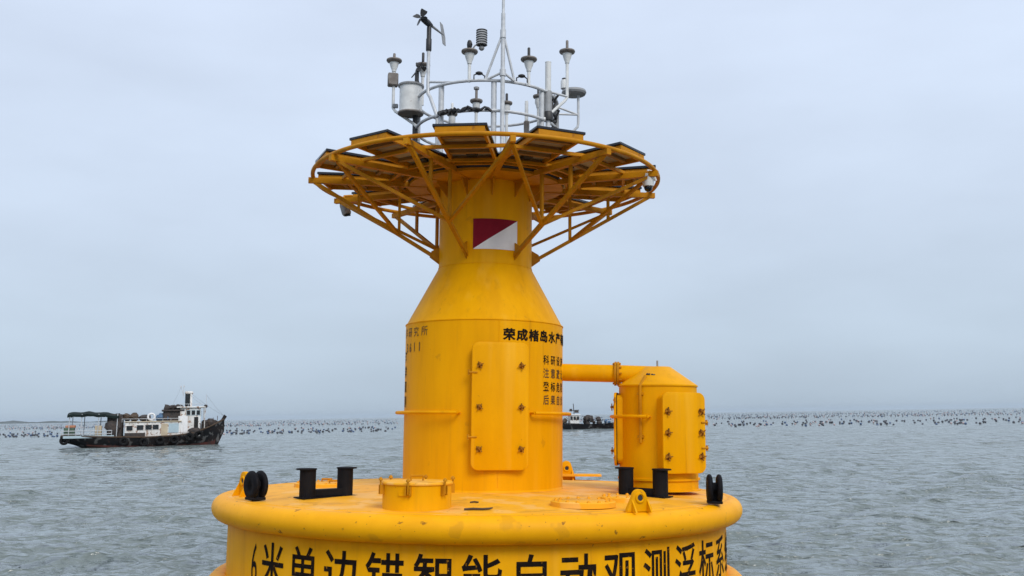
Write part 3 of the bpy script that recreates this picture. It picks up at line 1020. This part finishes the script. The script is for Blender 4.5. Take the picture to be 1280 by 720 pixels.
# radiation shield drum with its dark pole
sh = finstr('drum_shield', 'big white drum shaped shield on a dark pole at the left of the frame', 'shield', -.895, -.15, 4.485)
part('drum', M().lathe([(.150, .02), (.139, .03), (.139, .345), (.150, .355)], 40), 'plastic_white', sh)
part('top_rim', M().lathe([(.158, .35), (.160, .358), (.158, .372), (.0, .385)], 40), 'plastic_grey', sh)
part('base_plate', M().lathe([(0, 0), (.155, .0), (.160, .008), (.158, .022)], 40), 'disc_brown', sh)
part('pole', M().tube([(.055, .05, -.84), (.055, .05, .0)], .034, 10), 'dark', sh)
part('pole_top', M().tube([(.055, .10, .36), (.055, .10, .56)], .024, 10), 'dark', sh)
# small louvred shield on a curved arm
lv = finstr('louvred_shield', 'small dark louvred cylinder on a curved arm left of the mast', 'shield', -.012, -.75, 5.135)
for k in range(6):
    part('louvre', M().lathe([(.058, .0 + k * .029), (.068, .004 + k * .029), (.060, .022 + k * .029), (.03, .026 + k * .029)], 20), 'plastic_grey', lv)
part('cap', M().lathe([(.064, .172), (.066, .180), (.0, .195)], 20), 'dark', lv)
part('core', M().lathe([(.056, 0), (.056, .18)], 14), 'dark', lv)
part('bulb', M().blob((.0, 0, -.035), (.034, .034, .030), 10, 6), 'plastic_grey', lv)
part('arm', M().tube([(0, 0, .0), (-.03, .0, .012), (-.075, .0, .0), (-.11, .0, -.05), (-.138, -.01, -.09)], .009, 7), 'plastic_grey', lv)

# white tube aerial, disc aerial, rod
tb = finstr('tube_aerial', 'tall white tube aerial standing at the right of the frame', 'aerial', .779, -.42, 4.35)
part('tube', M().lathe([(.036, .30), (.036, .70), (.038, .702), (.038, .712), (.03, .716)], 18), 'plastic_white', tb)
part('sleeve', M().lathe([(.046, .04), (.046, .34), (.04, .35)], 18), 'plastic_grey', tb)
part('clamp', M().lathe([(.058, -.02), (.062, .0), (.062, .07), (.05, .09)], 14).box((.03, .03, .18), (.06, .06, .10), .3, .01), 'dark', tb)
part('stand', M().tube([(0, 0, -.55), (0, 0, .0)], .03, 10), 'galv', tb)
dz = finstr('disc_aerial', 'grey mushroom shaped disc aerial on the rightmost pole', 'aerial', 1.13, .25, 4.93)
part('dome', M().lathe([(.10, -.045), (.145, -.038), (.158, -.015), (.150, .012), (.09, .03), (0, .036)], 28), 'plastic_grey', dz)
part('top_box', M().lathe([(.05, .03), (.05, .13), (.045, .14)], 16, (-.12, -.03, .0)), 'plastic_white', dz)
part('cap', M().lathe([(.035, .135), (.035, .165)], 12, (-.12, -.03, .0)), 'dark', dz)
pg = footv(97, 1.13, .25, 4.93)
part('pole', M().tube([(.055, 0, -.03), (.055, 0, -.40), (.045, 0, -.46), (pg[0] * .3 + .02, pg[1] * .3, -.56), pg], .017, 8), 'galv', dz)
part('side_bar', M().tube([(.05, 0, -.30), (-.20, -.10, -.24)], .013, 7).tube([(.05, 0, -.30), (-.22, -.08, -.32)], .013, 7), 'galv', dz)
rd = finstr('rod_aerial', 'short white rod aerial between the posts right of the mast', 'aerial', .525, -.1, 4.30)
part('rod', M().lathe([(.022, .08), (.022, .375), (.016, .385)], 12), 'plastic_white', rd)
part('holder', M().lathe([(.028, -.25), (.032, .0), (.034, .12), (.026, .13)], 12), 'disc_brown', rd)
co_ = finstr('cable_bundle', 'black cable bundle strapped along the front of the lower ring', 'cables', OX, OY, 4.33)
def bundle(a0, a1, r, seed):
    g = random.Random(seed)
    pts = []
    for i in range(15):
        a = a0 + (a1 - a0) * i / 14
        er, et = radial(R(a))
        pts.append(er * (CRAD + .02 + g.uniform(-.02, .02)) + Vector((0, 0, .01 + g.uniform(-.025, .03))))
    return M().tube(pts, [r * g.uniform(.7, 1.3) for _ in pts], 7)
part('cable', bundle(-34, 2, .016, 1), 'dark', co_)
part('cable', bundle(-30, 5, .014, 2), 'dark', co_)
part('cable', bundle(-38, -22, .022, 3), 'dark', co_)
part('cable', M().tube([(-.56, -.62, .02), (-.50, -.5, -.06), (-.38, -.4, -.10), (-.2, -.35, -.08)], .014, 6), 'plastic_grey', co_)
cb2 = finstr('cable_bundle', 'black coiled cables hanging by the white tube aerial', 'cables', .86, -.2, 4.30)
g = random.Random(9)
for k in range(3):
    pts = [(g.uniform(-.05, .07), g.uniform(-.06, .06), .42 - .07 * i) for i in range(9)]
    part('cable', M().tube(pts, .016, 6), 'dark', cb2)
part('conduit_pole', M().tube([(.03, .05, -.6), (.03, .05, .30)], .032, 8), 'plastic_grey', cb2)
for (x, y, lab) in ((-.035, -.80, 'black bracket lamp on the upper ring left of the mast'), (.46, -.72, 'black bracket lamp on the upper ring right of the mast')):
    t = finstr('bracket_lamp', lab, 'lamp', x, y, 4.70, R(8))
    part('bracket', M().tube([(-.06, 0, 0), (-.06, 0, .05), (-.02, 0, .068), (.03, 0, .068), (.065, 0, .045), (.065, 0, .0)], .008, 6), 'dark', t)
    part('lamp_head', M().blob((.0, 0, .075), (.045, .03, .022), 10, 6), 'dark', t)

# watch cameras under the platform
cl = bthing('watch_camera', 'dark bullet camera hanging under the left side of the platform', 'camera', -1.83, .85, 3.62)
part('housing', M().tube([(-.035, 0, .02), (-.02, -.02, -.06), (.02, -.05, -.16), (.03, -.055, -.185)], [.05, .058, .062, .05], 14), 'plastic_grey', cl)
part('lens', M().lathe([(.045, 0), (.045, .012)], 14, (.033, -.06, -.20), Matrix.Rotation(R(20), 3, 'X')), 'lens', cl)
part('bracket', M().tube([(-.035, 0, .02), (-.03, .03, .08), (.05, .05, .09), (.16, .05, .08)], .018, 8).box((.14, .05, .05), (.12, .10, .10), .2, .01), 'yellow_truss_shaded', cl)
c2 = bthing('watch_camera', 'white camera with black dome hanging at the right platform edge', 'camera', 1.935, -.62, 3.55)
part('housing', M().lathe([(.05, .09), (.066, .08), (.07, .0), (.062, -.06), (.05, -.065)], 18), 'plastic_white', c2)
part('lens', M().blob((0, -.01, -.075), (.05, .05, .055), 14, 8), 'lens', c2)
part('bracket', M().tube([(0, 0, .08), (0, .0, .13), (.06, .05, .13), (.10, .06, .02)], .015, 7), 'plastic_white', c2)

# ------------------------------------------------------------------ deck gear (black): bitts and rollers
def bitt(label, xa, ya, xb, yb):
    cx, cy = (xa + xb) / 2, (ya + yb) / 2
    a = math.atan2(yb - ya, xb - xa)
    L = math.hypot(xb - xa, yb - ya)
    t = bthing('mooring_bitt', label, 'bollard', cx, cy, -.018, a, 'black twin mooring bitts')
    for s_ in (-1, 1):
        p = part('post', M().lathe([(.083, .0), (.083, .285)], 28, (s_ * L / 2, 0, 0)), 'black', t)
        part('cap', M().lathe([(.086, .283), (.106, .285), (.106, .297), (.10, .300)], 28, (s_ * (L / 2 + .018), 0, 0)), 'black', p)
    part('base_bar', M().box((0, 0, .045), (L + .1, .11, .075), 0, .008), 'black', t)
    part('foot_plate', M().box((0, 0, .004), (L + .20, .20, .012)), 'black', t)
    return t
bitt('black twin mooring bitt on the left side of the deck', -1.715, -1.45, -1.385, -1.14)
bitt('black twin mooring bitt in front of the side cabin', 1.645, -.66, 1.985, -.93)

def roller(label, x, y, az, tilt=0.):
    t = bthing('fairlead_roller', label, 'roller', x, y, -.035, az, 'black fairlead rollers at the deck edge')
    # axis along local x
    rx = Matrix.Rotation(PI / 2, 3, 'Y')
    for s_ in (-1, 1):
        prof = [(.052, -.020), (.085, -.027), (.115, -.028), (.135, -.020), (.145, -.006), (.145, .006), (.135, .020), (.115, .028), (.085, .027), (.052, .020)]
        part('flange_wheel', M().lathe(prof + [prof[0]], 36, (s_ * .048, 0, .150), rx), 'black', t)
    part('drum', M().lathe([(.062, -.055), (.062, .055)], 24, (0, 0, .150), rx), 'black', t)
    part('axle', M().tube([(-.06, 0, .150), (.06, 0, .150)], .03, 12), 'dark', t)
    part('base', M().box((0, 0, .018), (.15, .17, .03), 0, .006).box((0, 0, .07), (.04, .08, .10)), 'black', t)
    return t
roller('black double flanged roller at the left deck edge', -2.215, -1.57, R(42))
roller('black double flanged roller at the right deck edge', 2.44, -1.55, R(-7))

t = tag(part('stick', M().tube([(-.13, -.0, 0), (-.05, .012, .004), (.04, .01, .002), (.10, .03, .006), (.13, .05, .012)], [.010, .012, .011, .010, .006], 7), 'wood', None), 'thin dark stick lying on the front of the deck', 'stick')
t.matrix_world = BM @ Matrix.Translation((.08, -2.52, -.025))
t = tag(part('twig', M().tube([(-.04, 0, 0), (0, .02, .004), (.04, .01, 0)], .008, 6), 'wood', None), 'short dark twig on the deck between stick and tower', 'twig')
t.matrix_world = BM @ Matrix.Translation((.02, -1.95, -.008))

# ------------------------------------------------------------------ the boats
def loft(stations, rows):
    """stations: list of (x, [(y, z)...]) for the -y side, mirrored; rows = points per side"""
    mb = M()
    vs_ = []
    for (x, pr) in stations:
        for (y, z) in pr:
            vs_.append((x, -y, z))
        for (y, z) in reversed(pr):
            vs_.append((x, y, z))
    k = rows * 2
    fs_ = []
    for i in range(len(stations) - 1):
        for j in range(k):
            fs_.append((i * k + j, i * k + (j + 1) % k, (i + 1) * k + (j + 1) % k, (i + 1) * k + j))
    fs_ += [tuple(range(k - 1, -1, -1)), tuple((len(stations) - 1) * k + j for j in range(k))]
    return mb.add(vs_, fs_)

def interp(tab, x):
    for (a, b) in zip(tab[:-1], tab[1:]):
        if a[0] <= x <= b[0]:
            t = (x - a[0]) / (b[0] - a[0])
            return [p + (q - p) * t for p, q in zip(a[1:], b[1:])]
    return list(tab[0][1:] if x < tab[0][0] else tab[-1][1:])

def fishing_boat():
    BY = R(20)
    mw = Matrix.Translation((-34.2, 90., -.05)) @ Matrix.Rotation(BY, 4, 'Z') @ Matrix.Diagonal((.87, 1, 1, 1))
    b = thing('fishing_boat', 'weathered white and black fishing boat with a stern canopy, on the left', 'boat', mw)
    # x, half beam sheer, z sheer, half beam low, z chine, z keel
    tab = [(-8.1, 1.7, 1.10, 1.3, .70, .62), (-6.6, 1.95, 1.05, 1.5, .45, .22), (-5.3, 2.05, 1.0, 1.6, .20, -.35), (-3, 2.15, .92, 1.8, .05, -.8), (0, 2.2, .85, 1.8, 0., -.9),
           (3, 2.1, .95, 1.55, 0., -.9), (4.8, 1.85, 1.15, 1.1, .1, -.85), (6.2, 1.35, 1.60, .6, .2, -.7), (7.2, .75, 2.0, .25, .3, -.4), (8.05, .08, 2.42, .03, 1.6, 1.3)]
    st = []
    for i in range(49):
        x = -8.1 + 16.15 * i / 48
        bs, zs, bl, zc, zk = interp(tab, x)
        st.append((x, [(bs - .10, zs), (bs, zs - .01), ((bs * .62 + bl * .38), zs * .55 + zc * .45), (bl, zc), (bl * .35, zk)]))
    part('hull', loft(st, 5), 'hull_dark', b)
    st2 = []
    for i in range(40):
        x = -5.6 + 12.7 * i / 39
        bs, zs, bl, zc, zk = interp(tab, x)
        zt = .34 if x < 6 else .34 + (x - 6) * .25
        f = (zt - zc) / max(zs - zc, .01)
        f = max(0, min(1, f))
        yy = bl + (bs - bl) * f * .62 + .03
        st2.append((x, [(yy, zt), (bl + .03, min(zc, zt)), (bl * .35, zk - .01)]))
    part('bottom_paint', loft(st2, 3), 'boot_red', b, 'dull red bottom paint at the waterline')
    rail = M()
    for s_ in (-1, 1):
        rail.tube([(x, s_ * (interp(tab, x)[0] - .02), interp(tab, x)[1] + .04) for x in [-8.05 + .5 * k for k in range(33)]], .07, 6)
    part('rub_rail', rail, 'wood', b)
    # long deckhouse
    H0, H1, ZT = -2.0, 3.5, 2.25
    dh = part('deckhouse', M().box((.75, 0, 1.5), (5.5, 3.3, 1.5), 0, .04), 'boat_white', b)
    part('deckhouse_roof', M().box((.75, 0, 2.29), (5.7, 3.5, .09), 0, .02), 'boat_cream', b)
    for (xa, xb, za, zb) in ((-1.85, -1.25, 1.52, 1.93), (-.85, -.2, 1.55, 1.98), (0., .62, 1.56, 2.0), (.72, 1.3, 1.58, 2.0)):
        w = part('window', M().box(((xa + xb) / 2, -1.66, (za + zb) / 2), (xb - xa + .08, .05, zb - za + .08)), 'boat_white', b)
        part('pane', M().box(((xa + xb) / 2, -1.69, (za + zb) / 2), (xb - xa, .03, zb - za)), 'win_dark', w)
    for (xa, xb, za, zb, m) in ((1.55, 2.2, .95, 2.08, 'boat_cream'), (2.3, 3.3, 1.25, 2.1, 'boat_pale')):
        part('side_panel', M().box(((xa + xb) / 2, -1.665, (za + zb) / 2), (xb - xa, .06, zb - za)), m, b)
    # wheelhouse
    part('wheelhouse', M().box((4.45, 0, 2.15), (2.1, 2.9, 2.7), 0, .05), 'boat_white', b)
    part('side_panel', M().box((3.72, -1.46, 2.0), (.95, .05, 1.5)), 'white', b)
    part('wheelhouse_roof', M().box((4.5, 0, 3.56), (2.9, 3.3, .12), 0, .03), 'boat_white', b)
    part('door', M().box((5.05, -1.465, 1.95), (.42, .05, 1.4)), 'win_dark', b, 'dark open side door of the wheelhouse')
    for k in range(3):
        w = part('window', M().box((4.25 + .5 * k, -1.465, 3.05), (.42, .05, .5)), 'boat_pale', b)
        part('pane', M().box((4.25 + .5 * k, -1.495, 3.05), (.34, .03, .4)), 'win_dark', w)
    for k in range(3):
        w = part('window', M().box((5.515, -.85 + .85 * k, 2.95), (.05, .7, .6)), 'boat_pale', b)
        part('pane', M().box((5.545, -.85 + .85 * k, 2.95), (.03, .6, .5)), 'win_dark', w)
    part('bridge_wing', M().box((2.7, 0, 3.28), (2.3, 3.0, .16), 0, .03), 'net_dark', b, 'dark awning behind the wheelhouse')
    part('locker', M().box((2.55, -.3, 2.75), (1.7, 2.0, .9), 0, .05), 'net_dark', b)
    # funnel mast
    fm = part('funnel', M().box((4.15, 0, 4.2), (.5, .7, 1.25), 0, .04), 'win_dark', b)
    part('funnel_side', M().box((4.52, 0, 4.2), (.22, .72, 1.22), 0, .02), 'boat_white', fm)
    part('funnel_cap', M().box((4.3, 0, 4.93), (.85, .85, .24), 0, .06), 'boat_white', fm)
    part('aerial', M().tube([(3.75, 0, 4.6), (3.45, .1, 5.55)], .035, 6).tube([(3.7, .2, 4.8), (3.75, .3, 5.6)], .03, 6).box((3.45, .1, 5.5), (.14, .14, .18)).box((3.76, .3, 5.55), (.14, .14, .18)), 'galv', b)
    part('aerial', M().tube([(6.05, -.4, 3.0), (6.1, -.4, 4.75)], .03, 6), 'galv', b)
    part('lamp_box', M().box((6.05, -.3, 3.65), (.34, .5, .28), 0, .05), 'net_dark', b)
    mb = M()
    for y in (-1.3, 1.3):
        mb.tube([(5.9, y, 1.6), (5.95, y, 3.6)], .045, 6)
    part('wheelhouse_posts', mb, 'boat_white', b)
    # canopy astern
    vs_, fs_ = [], []
    nx, ny = 18, 8
    g = random.Random(3)
    for i in range(nx + 1):
        for j in range(ny + 1):
            x = -7.5 + 4.9 * i / nx
            y = -1.9 + 3.8 * j / ny
            z = 3.18 - .22 * abs(y / 1.9) ** 2 + .045 * math.sin(i * 1.1) + g.uniform(-.04, .04) - .14 * (i / nx) + .12 * math.sin(PI * i / nx)
            vs_.append((x, y, z))
    n0 = len(vs_)
    vs_ += [(x, y, z - .20 if (k % (ny + 1) in (0, ny) or k < ny + 1) else z - .05) for k, (x, y, z) in enumerate(vs_)]
    for i in range(nx):
        for j in range(ny):
            a = i * (ny + 1) + j
            q = (a, a + 1, a + ny + 2, a + ny + 1)
            fs_.append(q)
            fs_.append(tuple(n0 + w for w in reversed(q)))
    for i in range(nx):
        for e in (0, ny):
            a = i * (ny + 1) + e
            fs_.append((a, a + ny + 1, n0 + a + ny + 1, n0 + a))
    for j in range(ny):
        for e in (0, nx):
            a = e * (ny + 1) + j
            fs_.append((a, a + 1, n0 + a + 1, n0 + a))
    part('canopy', M().add(vs_, fs_), 'canvas', b)
    for (x, y) in ((-7.35, -1.7), (-6.2, -1.75), (-4.6, -1.8), (-7.35, 1.7), (-6.2, 1.75), (-4.6, 1.8), (-2.8, -1.8), (-2.8, 1.8)):
        part('canopy_post', M().tube([(x, y, .9), (x + .08, y, 3.05)], .045, 6), 'galv', b)
    rl = M()
    for z in (1.28, 1.55):
        rl.tube([(-8.0, -1.65, z), (-6, -1.92, z), (-3.2, -2.05, z)], .035, 6)
        rl.tube([(-8.0, -1.65, z), (-8.0, 1.65, z)], .035, 6)
    for k in range(8):
        x = -8 + .68 * k
        rl.tube([(x, -1.65 - .34 * min(1, (x + 8) / 2), 1.0), (x, -1.65 - .34 * min(1, (x + 8) / 2), 1.56)], .03, 6)
    part('stern_rail', rl, 'galv', b)
    part('net_store', M().box((-3.0, .1, 1.95), (1.5, 3.0, 2.1), 0, .12).blob((-3.2, -1.5, 1.8), (.7, .3, .7), 9, 6, .25, 4), 'net_dark', b)
    part('bulwark_plate', M().box((-5.4, -2.0, 1.02), (4.8, .06, .22)), 'boat_pale', b)
    # bow gear
    part('windlass', M().box((6.0, 0, 1.75), (.7, 1.1, .6), 0, .08).tube([(6.0, -.7, 1.95), (6.0, .7, 1.95)], .18, 10), 'net_dark', b)
    bw = M()
    for k in range(5):
        bw.tube([(5.5 + .45 * k, -(1.55 - .33 * k), 1.5 + .2 * k), (5.5 + .45 * k, -(1.55 - .33 * k), 2.05 + .17 * k)], .035, 6)
    part('bow_rail', bw, 'wood', b)
    part('stem_post', M().bar((7.6, 0, 1.9), (8.15, 0, 2.75), .34), 'hull_dark', b)
    rg = M()
    for (a_, b_) in (((4.3, 0, 5.0), (8.0, 0, 2.7)), ((4.2, -.2, 4.9), (5.9, -1.3, 3.65)), ((6.1, -.4, 4.7), (8.0, 0, 2.7)), ((3.45, .1, 5.4), (1.8, -1.2, 2.4))):
        rg.tube([a_, ((a_[0] + b_[0]) / 2, (a_[1] + b_[1]) / 2, (a_[2] + b_[2]) / 2 - .12), b_], .007, 4)
    part('rigging', rg, 'dark', b)
    for (xa, xb, z_) in ((-2.3, 3.4, 2.55), (3.4, 5.6, 3.85)):
        rl2 = M().tube([(xa, -1.6, z_), (xb, -1.6, z_)], .022, 5)
        k_ = 0
        while xa + k_ * .8 <= xb:
            rl2.tube([(xa + k_ * .8, -1.6, z_ - .3), (xa + k_ * .8, -1.6, z_)], .02, 5)
            k_ += 1
        part('roof_rail', rl2, 'galv', b)
    part('net_skirt', M().box((-1.0, -2.0, 1.12), (2.0, .10, .35), 0, .03).blob((4.9, -1.75, 1.35), (.6, .16, .3), 9, 6, .3, 8), 'net_dark', b)
    # loose gear lying aboard: things of their own
    def put(o, lab, cat, group=None):
        tag(o, lab, cat, group)
        o.matrix_world = mw
        return o
    def nets(seed, c, size, n, m):
        g2 = random.Random(seed)
        mb = M()
        for k in range(n):
            mb.blob((c[0] + g2.uniform(-size[0], size[0]), c[1] + g2.uniform(-size[1], size[1]), c[2] + g2.uniform(-.1, .2) * size[2]),
                    (g2.uniform(.25, .45), g2.uniform(.3, .6), g2.uniform(.2, .4)), 9, 6, .25, seed * 50 + k)
        return mb
    put(part('net_heap', nets(1, (-1.5, -.2, 2.72), (.6, .9, .6), 9, 'net_brown'), 'net_brown', None), 'brown heap of nets on the deckhouse roof beside the canopy', 'nets')
    put(part('gear_heap', nets(2, (-.15, .3, 2.58), (.45, .7, .4), 6, 'net_dark'), 'net_dark', None), 'dark heap of gear on the roof behind the lifebuoy', 'gear')
    put(part('tarpaulin_bundle', nets(3, (1.75, -.1, 2.6), (.5, .8, .4), 7, 'tarp_blue'), 'tarp_blue', None), 'blue tarpaulin bundle on the deckhouse roof right of the lifebuoy', 'bundle')
    put(part('net_heap', nets(4, (2.7, 0, 3.48), (.9, 1.0, .3), 8, 'net_dark'), 'net_dark', None), 'dark nets lying on the awning behind the wheelhouse', 'nets')
    put(part('gear_heap', nets(5, (6.5, 0, 2.05), (.5, .4, .4), 6, 'net_dark'), 'net_dark', None), 'dark gear piled on the bow deck', 'gear')
    put(part('fish_crate', M().box((-7.3, -1.2, 1.45), (1.0, .8, .75), 0, .04), 'crate_green', None), 'green crate at the very stern of the fishing boat', 'crate')
    put(part('tub', M().box((-7.2, -1.2, 1.95), (.95, .75, .22), 0, .05), 'orange', None), 'faded orange tub on top of the green stern crate', 'tub')
    put(part('fish_crate', M().box((-4.55, -1.3, 1.5), (.65, .8, 1.0), 0, .04), 'boat_cream', None), 'brown crate under the canopy beside the middle post', 'crate')
    lbm = M().tube([(.29 * math.cos(t), 0, .29 * math.sin(t)) for t in [2 * PI * k / 24 for k in range(24)]], .085, 10, closed=True)
    lb = part('lifebuoy', lbm, 'white', None)
    tag(lb, 'white ring lifebuoy standing on the deckhouse roof', 'lifebuoy')
    lb.matrix_world = mw @ Matrix.Translation((.55, -1.45, 2.72)) @ Matrix.Diagonal((1 / .87, 1, 1, 1))
    tm = None
    for (x, lab) in ((-7.7, 'tyre fender hanging at the stern corner of the fishing boat'), (-2.05, 'tyre fender on the hull below the canopy end'), (-.1, 'tyre fender on the hull below the second deckhouse window'),
                     (1.5, 'tyre fender on the hull below the right end of the windows'), (2.9, 'tyre fender on the hull below the pale blue panel'), (4.4, 'tyre fender on the hull below the wheelhouse'),
                     (5.35, 'tyre fender on the hull nearest the bow')):
        bs, zs, bl, zc, zk = interp(tab, x)
        if tm is None:
            tm = M().tube([(.28 * math.cos(t), 0, .28 * math.sin(t)) for t in [2 * PI * k / 20 for k in range(20)]], .12, 9, closed=True).mesh('tyre_fender', 'rubber')
        o = tag(link('tyre_fender', tm), lab, 'tyre', 'tyre fenders hung on the fishing boat')
        o.matrix_world = mw @ Matrix.Translation((x, -bs - .06, max(zs - .28, .45) + rnd.uniform(-.12, .08))) @ Matrix.Rotation(rnd.uniform(-.25, .25), 4, 'Z') @ Matrix.Rotation(rnd.uniform(-.15, .2), 4, 'X') @ Matrix.Diagonal((1 / .87, 1, 1, 1))
fishing_boat()

def work_boat():
    mw = Matrix.Translation((11.3, 152., -.05)) @ Matrix.Rotation(R(8), 4, 'Z')
    b = thing('work_boat', 'small dark workboat far off between the tower and the side cabin', 'boat', mw)
    tab = [(-7, 1.4, 1.15, 1.2, .2, -.2), (-3, 1.7, 1.0, 1.4, 0., -.5), (0, 1.7, .8, 1.4, 0., -.5), (3, 1.5, .85, 1.0, 0., -.5), (5, .9, 1.05, .5, .1, -.4), (6.3, .08, 1.35, .03, .6, .3)]
    st = []
    for i in range(31):
        x = -7 + 13.3 * i / 30
        bs, zs, bl, zc, zk = interp(tab, x)
        st.append((x, [(bs - .1, zs), (bs, zs), (bl, zc), (bl * .3, zk)]))
    part('hull', loft(st, 4), 'hull_dark', b)
    part('wheelhouse', M().box((-2.0, 0, 1.55), (1.5, 1.7, 1.3), 0, .05), 'boat_white', b)
    part('wheelhouse_roof', M().box((-2.0, 0, 2.28), (1.8, 2.0, .16), 0, .03), 'white', b)
    for k in range(3):
        w = part('window', M().box((-2.5 + .5 * k, -.865, 1.75), (.44, .05, .6)), 'boat_white', b)
        part('pane', M().box((-2.5 + .5 * k, -.895, 1.75), (.38, .03, .54)), 'win_dark', w)
    part('mast', M().tube([(-1.9, 0, 2.3), (-2.0, 0, 4.0)], .06, 6).tube([(-2.7, 0, 2.9), (-1.1, 0, 3.0)], .05, 6).box((-2.4, 0, 3.0), (.35, .35, .4)).box((-1.5, 0, 2.75), (.6, .3, .35)), 'net_dark', b)
    part('rail', M().tube([(3, -1.4, 1.25), (5, -.9, 1.45), (6.2, 0, 1.8)], .04, 6).tube([(3, -1.4, .8), (3, -1.4, 1.25)], .04, 6).tube([(5, -.9, 1.0), (5, -.9, 1.45)], .04, 6), 'galv', b)
    def put(nm, seed, c, size, n, m, lab, cat):
        g2 = random.Random(seed)
        mb = M()
        for k in range(n):
            mb.blob((c[0] + g2.uniform(-1, 1) * size[0], c[1] + g2.uniform(-1, 1) * size[1], c[2] + g2.uniform(0, 1) * size[2]), (g2.uniform(.25, .5), g2.uniform(.3, .5), g2.uniform(.25, .5)), 8, 5, .25, seed * 31 + k)
        o = tag(part(nm, mb, m, None), lab, cat)
        o.matrix_world = mw
    put('gear_heap', 11, (.9, 0, .9), (1.2, .7, .9), 18, 'net_dark', 'tall dark heap of gear amidships on the small workboat', 'gear')
    put('net_heap', 12, (-4.2, 0, 1.1), (.9, .8, .7), 12, 'net_brown', 'reddish brown nets piled at the stern of the small workboat', 'nets')
    put('tarpaulin_bundle', 13, (3.6, 0, .95), (.3, .5, .2), 4, 'tarp_blue', 'small blue bundle near the bow of the workboat', 'bundle')
work_boat()

# ------------------------------------------------------------------ the mussel floats
def float_mesh(r, m):
    return M().blob((0, 0, 0), (r, r, r * .9), 8, 6).mesh('float', m)
FM = [float_mesh(.20, 'float_dark'), float_mesh(.16, 'float_dark'), float_mesh(.19, 'float_blue'), float_mesh(.17, 'float_pink')]
CV = cam.matrix_world.inverted()
def px(x, y, z=0.):
    q = CV @ Vector((x, y, z))
    return 640 + 1200.5 * q.x / -q.z
g = random.Random(21)
n_single = 0
LAB = ['dark float bobbing in the nearest rows of the float field', 'blue float bobbing in the nearest rows of the float field', 'faded pink float bobbing in the nearest rows of the float field']
# ropes of the farm run across the view; floats ride on them in loose bunches
far = {'float_dark': M(), 'float_blue': M(), 'float_pink': M()}
def covered(u):
    return 498 < u < 708 or 774 < u < 884 or u < -10 or u > 1290
row_y = [152., 158., 164., 171., 180., 192.]
singles = []
for ry in row_y:
    x = -125.
    while x < 125:
        x += g.expovariate(1 / (1.2 if x < -30 else 1.8))
        if g.random() < .10:
            x += g.uniform(2, 6)
        y = ry - .10 * x + 5 * math.sin(x * .05 + ry) + g.gauss(0, 1.6)
        u = px(x, y)
        if covered(u):
            continue
        left = u < 500
        if 95 < u < 275:
            continue
        q = g.random()
        k = 0 if q < .42 else 1 if q < .72 else 2 if q < (.97 if left else .88) else 3
        singles.append((y, x, k))
g.shuffle(singles)
singles = sorted(singles[:])
for (y, x, k) in singles[:300]:
    o = link('float', FM[k], None, LAB[0 if k < 2 else k - 1], (x, y, .10 + g.uniform(-.06, .1)))
    o['category'] = 'float'
    o['group'] = ['dark mussel floats', 'dark mussel floats', 'blue mussel floats', 'pink mussel floats'][k]
for (y, x, k) in singles[300:]:
    far[('float_dark', 'float_dark', 'float_blue', 'float_pink')[k]].blob((x, y, .10), (.18, .18, .17), 7, 5)
for ry in [205, 225, 330, 345, 360, 380, 400, 430, 470, 520, 580, 650, 740, 850, 980, 1150, 1400, 1700]:
    x = -ry * .62
    gap = .75 + ry * .0019
    if ry in (205, 225):
        gap = 2.8
    while x < ry * .62:
        x += g.expovariate(1 / gap)
        if g.random() < .06:
            x += g.uniform(4, 14)
        y = ry - .10 * x + 8 * math.sin(x * .03 + ry) + g.gauss(0, 4 + ry * .01)
        u = px(x, y)
        if covered(u):
            continue
        q = g.random()
        kk = 'float_dark' if q < .62 else 'float_blue' if q < .80 else 'float_pink'
        if u < 500 and q > .5:
            kk = 'float_pink' if q > .72 else 'float_blue'
        r = g.uniform(.14, .23) * (1 if ry < 500 else 1.25)
        far[kk].blob((x, y, .12), (r, r, r), 6, 4)
fo = None
tot = M()
for i, (kk, mb) in enumerate(far.items()):
    me = mb.mesh('far_floats', kk, angle=80)
    o = link('far_floats', me, None, {'float_dark': 'far field of small dark floats dotting the water', 'float_blue': 'far field of small blue floats dotting the water', 'float_pink': 'far field of small faded pink floats dotting the water'}[kk])
    o['kind'] = 'stuff'

# ------------------------------------------------------------------ the air
hz = M().box((0, 2000, 21), (24000, 24000, 46)).mesh('haze', 'land')
hm = bpy.data.materials.new('sea_haze')
hm.use_nodes = True
t = hm.node_tree
t.nodes.remove(t.nodes['Principled BSDF'])
pv = t.nodes.new('ShaderNodeVolumePrincipled')
pv.inputs['Color'].default_value = (.60, .70, .81, 1)
pv.inputs['Density'].default_value = .00005
t.links.new(pv.outputs[0], t.nodes['Material Output'].inputs['Volume'])
hz.materials.clear()
hz.materials.append(hm)
ho = link('haze', hz, None, 'thin sea haze')
ho['kind'] = 'stuff'
